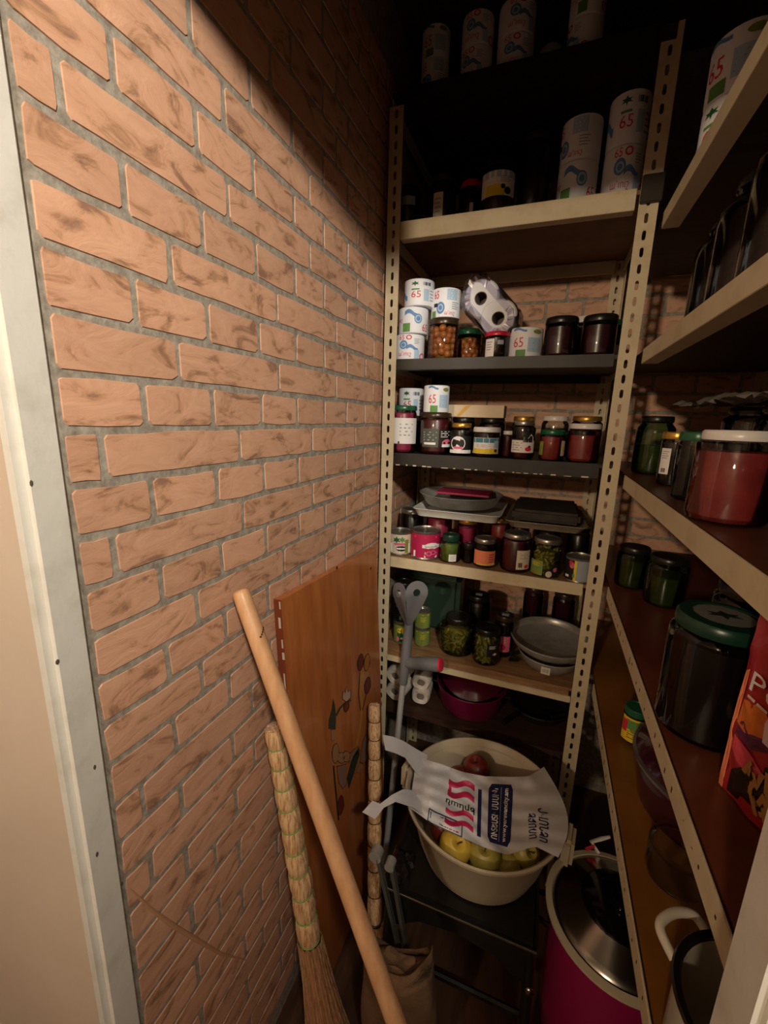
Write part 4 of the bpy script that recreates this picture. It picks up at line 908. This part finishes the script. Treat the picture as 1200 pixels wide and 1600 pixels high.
for (a, b, nm) in (((590, 1336), (622, 1476), 0), ((612, 1352), (634, 1476), 1)):
    A = at_y(a[0], a[1], .792-.004*nm); Bq = at_y(b[0], b[1], .792-.004*nm)
    d = (Bq-A).normalized()
    ar = MB().box((-.010, -.004, 0), (.010, .004, (Bq-A).length+.05), .003); rot = d.to_track_quat('Z', 'Y').to_matrix()
    ar.v = [rot @ v + A for v in ar.v]; ar = ar.build('folding_arm', GREYM, t, base)
    MB().tube([A+Vector((-.004, -.010, 0)), A+Vector((-.004, .014, 0))], .016-.004*nm, 18).build('pivot_cap', ZINC, ar, base)
# crumpled black plastic on the left end of the stool
P = []; rr = random.Random(9)
for i in range(10):
    row = []
    for j in range(12):
        u, v = i/9, j/11; x = .243+.060*u; y = .814+.088*v
        e = min(u, 1-u, v, 1-v); zz = zs+.0025+.036*min(1, e*4)*(.6+.4*math.sin(7*u+9*v))*(1-.5*v)+rr.uniform(0, .008)*(e > 0)
        row.append((x+rr.uniform(-.004, .004), y+rr.uniform(-.004, .004), zz))
    P.append(row)
tag(MB().grid(P).build('plastic_bag', M('black_plastic_film', '#171415', .25, coat=.4), None, (.262, .865, zs), smooth=True, ang=25), 'crumpled glossy black plastic bag on the stool left of the tub', 'plastic bag')

# cream plastic tub
ct = Vector((.452, .990, zs+.0005)); zr = .600; hr = zr-ct.z; rt = .203
TUB = M('cream_plastic', '#b5a58b', .4, 0, (6, '#aa9a80'), spec=.4)
t = thing('plastic_tub', 'cream plastic tub full of apples and quinces on the black stool', 'tub', ct)
MB().lathe([(.001, 0), (.140, 0), (.152, .006), (.168, .05), (rt-.010, hr-.018), (rt-.004, hr-.010), (rt+.004, hr-.008), (rt+.005, hr-.001), (rt, hr+.001), (rt-.006, hr-.004), (.164, .05), (.148, .010), (.001, .005)], 64, ct).build('tub_body', TUB, t, ct)
for an in (math.radians(172), math.radians(-8)):
    a = Vector((math.cos(an), math.sin(an), 0)); b = Vector((-a.y, a.x, 0)); cc = ct+a*(rt+.017)
    m = MB().box((-.013, -.034, hr-.075), (.014, .034, hr+.002), .009)
    m.v = [ct+a*(rt+.014+v.x)+b*v.y+Vector((0, 0, v.z)) for v in m.v]
    h_ = m.build('handle_lug', TUB, t, ct)
    MB().ico(ct+a*(rt+.0275)+Vector((0, 0, hr-.03)), .005, 1, (.5, 1, 1)).build('lug_hole', M('black_rubber', '#171311'), h_, ct)
APY = M('yellow_quince', '#cfa83c', .42, 0, (14, '#a98c32')); APG = M('yellow_green_apple', '#b5a24a', .4, 0, (12, '#94833a')); APR = M('brownish_red_apple', '#7a2c22', .35, 0, (12, '#5e2018'))
def apple(label, px, py, z, r, mat, rot):
    c = at_z(px, py, z); t = thing('apple', label, 'apple', c)
    prof = [(.001, -.72), (.12, -.80), (.35, -.93), (.62, -.86), (.88, -.50), (1.0, .02), (.95, .45), (.72, .80), (.42, .93), (.18, .84), (.05, .66), (.001, .60)]
    m = MB().lathe([(a*r, b*r) for a, b in prof], 22); m.v = [rot @ v+c for v in m.v]; m.build('fruit_body', mat, t, c)
    m = MB().tube([(0, 0, r*.58), (r*.06, 0, r*.85), (r*.16, 0, r*1.08)], r*.045, 6); m.v = [rot @ v+c for v in m.v]; m.build('stem', M('brown_stem', '#4a3420', .8), t, c)
EUL = lambda a, b, c: Matrix.Rotation(c, 3, 'Z') @ Matrix.Rotation(b, 3, 'Y') @ Matrix.Rotation(a, 3, 'X')
apple('bright yellow quince with its calyx up, left front of the tub', 711, 1322, .558, .040, APY, EUL(.5, .1, .4))
apple('green yellow apple beside the bright quince under the edge of the shopping bag', 757, 1336, .552, .040, APG, EUL(.2, -.3, 1))
apple('small green apple low in front of the others by the tub wall', 793, 1352, .535, .032, APG, EUL(1.2, .2, 2))
apple('green apple with a dark calyx at the right front of the tub', 818, 1330, .556, .035, APG, EUL(.6, .5, .2))
apple('brown red apple at the left, half under the bag by the tub wall', 692, 1292, .550, .034, APR, EUL(.3, .4, 3))
apple('dull red apple showing above the upper bag edge', 745, 1203, .556, .040, APR, EUL(.1, -.2, 0))
apple('red apple mostly covered at the far left of the tub', 718, 1216, .535, .033, APR, EUL(.5, .6, 1))
apple('buried green apple in the middle under the bag', 760, 1270, .535, .038, APG, EUL(1, .1, 2))
apple('buried red apple under the right half of the bag', 822, 1275, .535, .036, APR, EUL(.4, .2, 1))
# printed shopping bag lying over the fruit
topl = [(618, 1166), (652, 1183), (690, 1194), (722, 1206), (758, 1213), (800, 1214), (826, 1213), (850, 1198)]
botl = [(606, 1268), (640, 1262), (676, 1288), (716, 1306), (756, 1324), (792, 1336), (836, 1322), (872, 1340)]
def lerp_poly(L, t):
    t = t*(len(L)-1); i = min(int(t), len(L)-2); f = t-i
    return (L[i][0]+(L[i+1][0]-L[i][0])*f, L[i][1]+(L[i+1][1]-L[i][1])*f)
rightmid = lambda u, v: (math.sin(PI*v)*26 if u > .999 else math.sin(PI*v)*26*max(0, (u-.8)/.2)**1.5, math.sin(PI*v)*8*max(0, (u-.8)/.2))
def bagz(u, v):
    return .617+.009*math.sin(6*u+1)*math.sin(PI*v)+.0022*math.sin(17*u+8*v+3*math.sin(5*v))+.002*math.sin(29*v-11*u+4*math.sin(6*u))+.0012*math.sin(47*u+31*v*math.sin(3*u+1))+.014*max(0, 1-abs(u-.12)/.12)-.012*max(0, u-.86)/.14
def bag2(u, v, lift=0):
    a = lerp_poly(topl, .14+.86*u); b = lerp_poly(botl, .14+.86*u); o = rightmid(u, v)
    return at_z(a[0]+(b[0]-a[0])*v+o[0], a[1]+(b[1]-a[1])*v+o[1], bagz(u, v)+lift)
BAGM = M('white_bag_film', '#c9c6c6', .45, 0, None, .25, 45)
base = at_z(745, 1262, .61); t = thing('shopping_bag', 'white printed plastic shopping bag with red waves and navy panels lying over the fruit', 'shopping bag', base)
MB().grid([[bag2(u/40, v/24) for u in range(41)] for v in range(25)]).build('bag_film', BAGM, t, base)
MB().grid([[bag2(u/20, v/12, -.006+.0055*(abs(v/12-.5)*2)**4) for u in range(21)] for v in range(13)]).build('back_film', BAGM, t, base)
def strip(pts, name):
    """handle loop: list of (px,py,z,halfwidth px vector)"""
    rows = []
    for (px, py, z, wx, wy) in pts:
        rows.append([at_z(px+wx*k, py+wy*k, z+.003*math.sin(k*4+px*.2)) for k in (-1, -.5, 0, .5, 1)])
    MB().grid(rows).build(name, BAGM, t, base)
strip([(600, 1160, .675, 2, 12), (616, 1164, .672, 2, 13), (632, 1171, .66, 1, 13), (648, 1186, .635, -2, 16), (664, 1200, .622, -4, 20)], 'handle_loop')
strip([(574, 1260, .665, 8, -9), (590, 1268, .668, 4, -12), (606, 1252, .672, 6, -10), (624, 1243, .668, 6, -10), (644, 1248, .645, -2, -14), (662, 1262, .625, -8, -18)], 'handle_loop')
def bagprint(kind, u0, v0, wu, hv, ink, rot, name, lift=.0012):
    """rot 0: text x runs along +u; 90: text x runs along -v (up in the photo)"""
    vs, fs = shape2d(kind, 1, 1); m = MB(); out = []
    for a, b in vs:
        if rot == 0: u, v = u0+a*wu, v0-b*hv
        elif rot == 180: u, v = u0-a*wu, v0+b*hv
        else: u, v = u0-b*hv, v0-a*wu
        out.append(bag2(u, v, lift))
    m.add(out, fs); return stuff(m.build(name, ink, t, base, smooth=False))
def gridrect(u0, u1, v0, v1, ink, name, lift=.0010, wave=0, rnd=0):
    m = MB(); P = []
    for j in range(13):
        row = []
        for i in range(13):
            a, b = i/12, j/12
            uu = u0+(u1-u0)*a; vv = v0+(v1-v0)*b+wave*math.sin(a*6.0+.4)
            if rnd:
                e = rnd*(1-min(1, min(b, 1-b)/.12))**2; uu = u0+e*(u1-u0)*.12+(u1-u0)*(1-e*.24)*a
            row.append(bag2(uu, vv, lift))
        P.append(row)
    m.grid(P); return m.build(name, ink, t, base)
BN = M('bag_navy_ink', '#1b1f4b', .5); BR_ = M('bag_red_ink', '#b31f4b', .5)
for k, (v0, v1) in enumerate(((.16, .25), (.33, .42), (.62, .70), (.78, .86))):
    gridrect(.24, .43, v0, v1, BR_, 'red_wave', .0012, .045)
gridrect(.245, .265, .20, .42, BR_, 'red_wave', .0013)
bagprint('t:*երևան', .335, .535, .20, .13, INK['black'], 180, 'lettering', .0016)
gridrect(.455, .480, .20, .88, BN, 'navy_bar')
gridrect(.525, .685, .10, .90, BN, 'navy_panel', .0010, 0, 1)
bagprint('t:*ՈՒՏԵՍՏԻ ՄԱՍԻՆ', .570, .50, .68, .045, INK['white'], 90, 'lettering', .0020)
bagprint('t:*www.yerevancity.am', .642, .50, .70, .036, INK['white'], 90, 'lettering', .0020)
gridrect(.604, .607, .14, .86, INK['grey'], 'thin_rule', .0019)
bagprint('t:*ԱՌԱԲԵ',   .825, .70, .36, .046, BN, 90, 'lettering', .0014); bagprint('t:*ՍԵՂՄԻՐ', .888, .66, .46, .050, BN, 90, 'lettering', .0014)
for (u0, u1, v0, v1) in ((.13, .36, .78, .80), (.13, .36, .985, .998), (.13, .136, .79, .99), (.354, .36, .79, .99)):
    gridrect(u0, u1, v0, v1, BN, 'label_frame', .0012)
bagprint('bars', .295, .89, .10, .14, BR_, 0, 'barcode', .0014); bagprint('bars', .235, .89, .05, .14, BN, 0, 'barcode', .0014)
gridrect(.145, .150, .82, .93, BN, 'label_mark', .0014)
# ------------------------------------------------------------------ leaning board with painted flower and balloons
BTL, BTR = Vector((.024, .711, 1.195)), Vector((.026, 1.250, 1.160))
BBL, BBR = Vector((.092, .698, .004)), Vector((.092, 1.244, .004))
BN_ = (BTR-BTL).cross(BBL-BTL).normalized(); BN_ = BN_ if BN_.x > 0 else -BN_
bt = .019; base = (BBL+BBR)/2
t = thing('wooden_board', 'orange brown varnished board with painted flowers leaning on the brick wall', 'board', base)
BOARD = M('orange_varnished_wood', '#c4763e', .33, 0, (5, '#ab5f2d'), .05, 30, (6, 6, .8), coat=.25)
m = MB(); P4 = [BTL, BTR, BBR, BBL]; m.add(P4+[p-BN_*bt for p in P4], [(0, 1, 2, 3), (7, 6, 5, 4), (0, 4, 5, 1), (1, 5, 6, 2), (2, 6, 7, 3), (3, 7, 4, 0)]); m.build('panel', BOARD, t, base, smooth=False)
e = .0008; A, B_ = BTL, BBL; yv = Vector((0, -e, 0))
MB().add([A+yv, B_+yv, B_-BN_*bt+yv, A-BN_*bt+yv], [(0, 1, 2, 3)]).build('edge_veneer', M('red_brown_veneer', '#7d3a20', .5), t, base, smooth=False)
m = MB(); rr = random.Random(4); 
for k in range(16):
    f0 = (k+rr.random()*.4)/18*.6; f1 = f0+rr.uniform(.012, .034); o_ = rr.uniform(.0, .25)*bt; wv = rr.uniform(.16, .34)*bt
    m.add([A.lerp(B_, f0)-BN_*o_+yv*1.8, A.lerp(B_, f1)-BN_*o_+yv*1.8, A.lerp(B_, f1)-BN_*(o_+wv)+yv*1.8, A.lerp(B_, f0)-BN_*(o_+wv)+yv*1.8], [(0, 1, 2, 3)])
stuff(m.build('chipped_edge', CHIP, t, base, smooth=False))
def onboard(px, py, lift=0):
    v = ray(px, py); k = (BTL-CAM).dot(BN_)/v.dot(BN_); return CAM+v*k+BN_*lift
for px, py in ((526, 887), (579, 888)):
    c = onboard(px, py, .0006); MB().tube([c, c+BN_*.0012], .004, 8).build('screw_hole', M('black_rubber', '#171311'), t, base)
def poly(px, ink, name, lift, grow=0):
    cx = sum(a for a, _ in px)/len(px); cy = sum(b for _, b in px)/len(px)
    pp = [(a+(a-cx)/max(1e-3, math.hypot(a-cx, b-cy))*grow, b+(b-cy)/max(1e-3, math.hypot(a-cx, b-cy))*grow) for a, b in px]
    vs = [onboard(cx, cy, lift)]+[onboard(a, b, lift) for a, b in pp]; n = len(pp)
    return MB().add(vs, [(0, 1+i, 1+(i+1) % n) for i in range(n)]).build(name, ink, t, base, smooth=False)
def ell(cx, cy, a, b, rot=0, n=16):
    c, s = math.cos(rot), math.sin(rot); return [(cx+a*math.cos(2*PI*i/n)*c-b*math.sin(2*PI*i/n)*s, cy+a*math.cos(2*PI*i/n)*s+b*math.sin(2*PI*i/n)*c) for i in range(n)]
OUT = INK['black']
PB = {k: M('board_paint_'+k, v, .4) for k, v in dict(maroon='#6b2618', ochre='#b06a2a', green='#2f3a2c', grey='#8f6c58', tan='#a87a52', yellow='#c08a3a', pale='#c9a08a').items()}
def outlined(px, ink, name, g=1.3, lift=.0006): o = poly(px, OUT, name+'_outline', lift, g); poly(px, ink, name, lift+.0004)
def line(pts, name, ink, wpx=1.2, lift=.0005):
    m = MB(); vs = []
    for i, (a, b) in enumerate(pts):
        d0 = Vector((pts[min(i+1, len(pts)-1)][0]-pts[max(i-1, 0)][0], pts[min(i+1, len(pts)-1)][1]-pts[max(i-1, 0)][1])).normalized()
        vs += [onboard(a-d0.y*wpx, b+d0.x*wpx, lift), onboard(a+d0.y*wpx, b-d0.x*wpx, lift)]
    m.add(vs, [(2*i, 2*i+2, 2*i+3, 2*i+1) for i in range(len(pts)-1)]); m.build(name, ink, t, base, smooth=False)
outlined(ell(563, 1035, 4, 13, .12), PB['maroon'], 'painted_balloon'); outlined(ell(573, 1035, 4, 13, .12), PB['ochre'], 'painted_balloon'); outlined(ell(574, 1071, 4, 13, .15), PB['maroon'], 'painted_balloon')
line([(566, 1050), (563, 1080), (566, 1105), (562, 1140), (556, 1170), (554, 1190)], 'painted_string', PB['yellow'], 1.4); line([(562, 1050), (560, 1085), (563, 1110)], 'painted_string', OUT, .6); line([(572, 1085), (566, 1110)], 'painted_string', OUT, .6)
outlined([(535, 1092), (536, 1080), (539, 1084), (541, 1073), (543, 1082), (547, 1078), (547, 1090), (541, 1096)], PB['pale'], 'painted_flower'); outlined(ell(541, 1104, 3.4, 8, .2), PB['maroon'], 'painted_petal'); line([(525, 1118), (530, 1108), (537, 1100), (548, 1094)], 'painted_stem', PB['green'], 1.5)
outlined([(520, 1092), (523, 1102), (524, 1118), (524, 1138), (513, 1138), (514, 1124), (518, 1110)], PB['green'], 'painted_leaf', .8)
outlined([(517, 1140), (524, 1140), (522, 1156), (518, 1158)], PB['tan'], 'painted_stalk', .7)
outlined(ell(524, 1177, 5, 15, .05), PB['tan'], 'painted_pebble', 1.2); outlined(ell(533, 1184, 6, 8), PB['tan'], 'painted_pebble', 1); outlined(ell(541, 1182, 6, 8), PB['tan'], 'painted_pebble', 1)
outlined([(526, 1198), (541, 1194), (541, 1226), (535, 1232), (529, 1222)], PB['grey'], 'painted_stone', 1); outlined([(542, 1215), (551, 1182), (560, 1168), (561, 1180), (553, 1206), (545, 1232)], PB['green'], 'painted_leaf', 1)
outlined([(546, 1178), (558, 1166), (562, 1174), (545, 1192)], PB['grey'], 'painted_stone', .9); outlined([(562, 1190), (566, 1160), (574, 1140), (575, 1188), (566, 1192)], PB['grey'], 'painted_stone', 1); outlined([(554, 1208), (563, 1192), (568, 1196), (560, 1206)], PB['tan'], 'painted_petal', .8)
line([(521, 1196), (523, 1222), (526, 1252), (529, 1282)], 'painted_stem', OUT, 1.2); outlined(ell(532, 1258, 4.5, 15, .08), PB['maroon'], 'painted_petal', 1)

# ------------------------------------------------------------------ thick wooden stick
T0 = at_x(376, 925, .026); v = ray(620, 1600); B0_ = CAM+v*(.76/CF.dot(v)); d = (B0_-T0); B0_ = T0+d*((T0.z-.017)/-d.z)
t = thing('wooden_stick', 'thick smooth pale wooden rod leaning across the doorway against the bricks', 'stick', B0_)
STK = M('pale_turned_wood', '#d2a278', .42, 0, (6, '#c08c60'), .04, 40, (9, 9, .6))
dd = (B0_-T0).normalized(); L_ = (B0_-T0).length
MB().tube([T0-dd*.0045, T0-dd*.003, T0, T0+dd*.004]+[T0+dd*L_*k/8 for k in range(1, 9)], [.0085, .0125, .0150, .0158]+[.0161+.0003*k for k in range(8)], 24).build('rod', STK, t, B0_)
c = T0+dd*.075; x_ = dd.cross(Vector((0, 0, 1))).normalized()
mk = MB()
for k in range(5):
    a0 = -2.2+.22*k; y_ = dd.cross(x_)
    mk.ico(c+dd*(.003*k)+(x_*math.cos(a0)+y_*math.sin(a0))*.0160, .0022, 1)
stuff(mk.build('dark_nick', M('dark_scratch', '#3c2a1a'), t, B0_))

# ------------------------------------------------------------------ straw brooms
STRAW = M('tied_straw', '#dcb687', .7, 0, (40, '#a56f42'), .5, 60, (6, 6, .5), ramp=(.36, .56)); STRAWD = M('brush_straw', '#b07c56', .75, 0, (45, '#7d4d33'), .5, 60, (6, 6, .5), ramp=(.3, .6))
def broom(label, T, Bm, mid, r0, nseg, seglen, tie_ink, flare, side, extra_tie=None):
    base = Bm; t = thing('straw_broom', label, 'broom', base)
    def P(s):   # s metres from the top
        L = (Bm-T).length; u = s/L; return T*(1-u)**2+mid*2*u*(1-u)+Bm*u*u
    L = (Bm-T).length; s = 0
    for k in range(nseg):
        l = seglen*(1+.045*k); n = 7; r = r0*(1+.028*k)
        m = MB(); pts = [P(s+l*j/n) for j in range(n+1)]; rad = [r*(.86+.17*math.sin(PI*min(1, .08+.92*j/n))**.5) for j in range(n+1)]
        k0 = len(m.v); m.tube(pts, rad, 22)
        rr = random.Random(k)
        for i, vv in enumerate(m.v):
            ax = pts[i//22] if i//22 < len(pts) else pts[-1]; m.v[i] = ax+(vv-ax)*(1+.035*math.sin((i % 22)*2.9+k))
        m.build('straw_segment', STRAW, t, base)
        d = (P(s+l+.004)-P(s+l-.004)).normalized(); x = d.cross(Vector((0, 1, .1))).normalized(); y = d.cross(x); c = P(s+l)
        MB().tube([c+(x*math.cos(2*PI*i/20)+y*math.sin(2*PI*i/20))*r*.90 for i in range(21)], .0016, 6, cap=False).build('tie', tie_ink, t, base)
        s += l
    # cut straw ends on top
    m = MB(); rr = random.Random(2); d = (P(.01)-P(0)).normalized(); x = d.cross(Vector((0, 1, .1))).normalized(); y = d.cross(x)
    for k in range(26):
        q = r0*.78*math.sqrt(rr.random()); a = rr.uniform(0, 2*PI); c = T+(x*math.cos(a)+y*math.sin(a))*q; m.tube([c+d*.004, c-d*rr.uniform(.001, .003)], .0024, 6)
    stuff(m.build('cut_straw_end', M('cut_straw', '#d9bda4', .8, 0, (90, '#a87a66')), t, base))
    # flared brush
    n = 26; rings = []
    for j in range(9):
        u = j/8; c = P(s+(L-s)*u); w_ = r0*1.3*(1-u)+flare*u**1.2; dp = r0*1.2*(1-u)+flare*.42*u
        rings.append([c+side*(math.cos(2*PI*i/n)*w_*(1+.05*math.sin(i*5+j)) + w_*.35*u)+Vector((side.y, -side.x, 0))*(math.sin(2*PI*i/n)*dp*(1+.06*math.sin(i*3))) for i in range(n+1)])
    m = MB().grid(rings); m.grid([[P(L*.999)+side*flare*.35]*(n+1), rings[-1]]); m.build('brush_core', STRAWD, t, base)
    m = MB(); rr = random.Random(8)
    for k in range(170):
        a = rr.uniform(0, 2*PI); jit = rr.uniform(.92, 1.08); pts = []
        for j in (0, 2, 4, 6, 8):
            u = j/8; q = rings[j][int(a/(2*PI)*n)]; c = P(s+(L-s)*u)+side*(flare*.35*u)
            pts.append(c+(q-c)*(1.02+.03*jit*u))
        if pts[-1].z < .002: pts[-1].z = .002
        m.tube(pts, .0013, 3, cap=False)
    stuff(m.build('bristle', STRAW if tie_ink is not INK['black'] else STRAWD, t, base))
    return t, P
GT = M('green_twine', '#6f8f4f', .7); DT = M('dark_twine', '#4a3524', .8)
T1 = at_x(428, 1136, .040); B1 = at_z(512, 1668, .003); mid = (T1+B1)/2+Vector((.012, 0, .02))
broom('straw broom with green ties leaning in the corner beside the thick wooden stick', T1, B1, mid, .0205, 10, .046, GT, .062, Vector((.75, .66, 0)).normalized())
T2 = at_y(585, 1101, 1.08); B2 = Vector((.212, .845, .003))
_t, P2 = broom('straw broom with dark ties standing between the painted board and the crutch', T2, B2, (T2+B2)/2, .0175, 10, .050, DT, .04, Vector((.95, .2, 0)).normalized())
c = P2(.66); MB().tube([c+Vector((math.cos(2*PI*i/18)*.022, math.sin(2*PI*i/18)*.022, 0)) for i in range(19)], .005, 6, cap=False).build('blue_band', INK['teal'], _t, B2)

# ------------------------------------------------------------------ forearm crutch
foot = Vector((.149, 1.056, .0)); hd = at_y(633, 1035, 1.25); ax = (hd-foot).normalized(); top = hd+ax*.165
t = thing('forearm_crutch', 'grey forearm crutch with an open cuff standing in front of the shelves', 'crutch', foot)
GP = M('grey_crutch_plastic', '#6d6d70', .42); AT = M('crutch_tube', '#b0b0ae', .35, .25)
ctop = hd-ax*.075
MB().tube([foot+ax*.03, ctop], .0105, 14).build('tube', AT, t, foot)
MB().tube([ctop, ctop+ax*.004, hd-ax*.01, hd+ax*.03, hd+ax*.10, top], [.0125, .0150, .0165, .0175, .0165, .0130], 16).build('sleeve', GP, t, foot)
MB().lathe([(.001, 0), (.019, 0), (.021, .008), (.016, .045), (.011, .05)], 18, foot).build('rubber_foot', M('black_rubber', '#171311'), t, foot)
ge = at_y(690, 1039, 1.235)
gd = (ge-hd).normalized(); gl_ = (ge-hd).length
g_ = MB().tube([hd+gd*.008, hd+gd*.02, hd+gd*gl_*.5, hd+gd*gl_*.88, hd+gd*gl_*.95], [.018, .0195, .0215, .0235, .0225], 18).build('hand_grip', M('grey_crutch_plastic', '#77777a'), t, foot)
MB().tube([ge-gd*.009, ge-gd*.001, ge], [.0225, .0215, .017], 18).build('red_end_cap', INK['red'], g_, foot)
def lobe(cpx, rx, rz, hole, yaw, name):
    c = at_y(cpx[0], cpx[1], 1.235); ux = Vector((math.cos(yaw), math.sin(yaw), 0)); uz = (ax*.9+Vector((0, 0, .1))).normalized(); nn = ux.cross(uz).normalized(); n = 32
    stem = top-ax*.05
    outer = []; inner = []
    for i in range(n):
        a = 2*PI*i/n; p = c+ux*math.cos(a)*rx+uz*math.sin(a)*rz
        if math.sin(a) < -.35:
            k = (-math.sin(a)-.35)/.65; p = p.lerp(stem+ux*math.cos(a)*.012, k*.92)
        outer.append(p); inner.append(c+ux*math.cos(a)*hole*rx/rz+uz*math.sin(a)*hole)
    m = MB(); f = nn*.003
    m.grid([[p+f for p in outer+outer[:1]], [p+f for p in inner+inner[:1]], [p-f for p in inner+inner[:1]], [p-f for p in outer+outer[:1]], [p+f for p in outer+outer[:1]]])
    return m.build(name, GP, t, foot, ang=35)
lobe((651, 926), .036, .038, .0120, .40, 'cuff_wing'); lobe((624, 928), .034, .036, .0130, -.62, 'cuff_wing')
# ------------------------------------------------------------------ brown cloth sack
sc_ = Vector((.327, .690, 0)); t = thing('cloth_sack', 'open brown cloth sack standing in front of the stool', 'sack', sc_)
rows = []; n = 40; rr = random.Random(6)
for j in range(15):
    u = j/14; row = []
    for i in range(n+1):
        a = 2*PI*(i % n)/n; w_ = .078+.012*math.sin(PI*u)-.004*u; dp = .042-.004*u
        k = 1+.05*math.sin(3*a+5*u)+.03*math.sin(7*a-9*u)
        zt = .410+.028*math.cos(2*a)+.03*math.cos(a) - .02*math.sin(a)
        row.append(sc_+Vector((math.cos(a)*w_*k, math.sin(a)*dp*k, .001+zt*u)))
    rows.append(row)
m = MB().grid(rows); m.grid([[sc_+Vector((0, 0, .001))]*(n+1), rows[0]])
m.grid([[Vector((q.x, q.y, q.z)) for q in rows[-2]], [sc_+(Vector((q.x-sc_.x, q.y-sc_.y, 0))*.5)+Vector((0, 0, .385+.010*math.sin(2*PI*i/n*3))) for i, q in enumerate(rows[-1])], [sc_+Vector((0, 0, .375))]*(n+1)])
m.build('sack_cloth', M('brown_sackcloth', '#6e5238', .9, 0, (14, '#553d28'), .5, 80), t, sc_, solid=.003)

# ------------------------------------------------------------------ hall lamp that lights the pantry (out of frame)
for LP_, lb in ((LAMP, 'bulb over an added light blocker on a cord in the hall right of the doorway'), (LAMP2, 'bulb over an added light blocker on a cord at the rear of the hall')):
    o = (LP_.x, LP_.y, ZC); t = thing('pendant_lamp', lb, 'lamp', o)
    MB().tube([o, (LP_.x, LP_.y, LP_.z+.11)], .003, 8).build('cord', M('black_rubber', '#171311'), t, o)
    MB().lathe([(.001, .16), (.014, .155), (.019, .14), (.019, .10), (.016, .095), (.001, .095)], 16, LP_).build('socket', M('black_bakelite', '#15120f'), t, o)
    MB().lathe([(.015, .095), (.017, .075), (.035, .03), (.042, 0), (.036, -.025), (.018, -.042), (.001, -.046)], 20, LP_).build('bulb', GL, t, o)
    if LP_ is LAMP2: MB().lathe([(.001, -.085), (.08, -.083), (.135, -.074), (.142, -.070), (.135, -.070), (.08, -.079), (.001, -.080)], 40, LP_).build('added_cutoff_dish', M('cutoff_dish_metal', '#6f5a35', .4, .8), t, o)  # added below the rear bulb to cut off its light low in the pantry
    if LP_ is LAMP: MB().lathe([(.001, -.122), (.07, -.121), (.104, -.116), (.112, -.110), (.104, -.112), (.07, -.117), (.001, -.118)], 40, LP_).build('added_cutoff_dish', M('cutoff_dish_metal', '#6f5a35', .4, .8), t, o)  # added below the near bulb to dim the lower wall and shelves
    MB().lathe([(.001, 0), (.05, 0), (.05, -.01), (.02, -.03), (.004, -.035)], 20, o).build('ceiling_rose', LID['white'], t, o)
# ------------------------------------------------------------------ group names of the repeats
WHERE = {'A': 'topmost dark shelf', 'B': 'upper cream shelf', 'C': 'black shelf', 'D': 'chipped black shelf', 'E': 'cream shelf under the trays', 'F': 'worn wooden shelf', 'G': 'lowest dark shelf'}
PL = {'jar': 'jars', 'can': 'tins', 'toilet roll': 'toilet rolls', 'toilet roll pack': 'wrapped toilet rolls'}
for o in list(C.objects):
    c = o.get('category')
    if not c or o.get('group'): continue
    if c in PL:
        x, y, z = o.location
        if x > .72: k = min(RT, key=lambda q: abs(RT[q]-z)); o['group'] = '%s on the %s right board' % (PL[c], {'1': 'highest', '2': 'second', '3': 'third', '4': 'fourth', '5': 'lowest'}[k])
        else:
            k = max((q for q in TOP if TOP[q] <= z+.03), key=lambda q: TOP[q]); o['group'] = '%s on the %s' % (PL[c], WHERE[k])
    elif c == 'apple': o['group'] = 'fruit in the cream tub'
    elif c == 'broom': o['group'] = 'straw brooms'
    elif c == 'shelving': o['group'] = 'pantry shelving units'
    elif c == 'lamp': o['group'] = 'hall lamps'
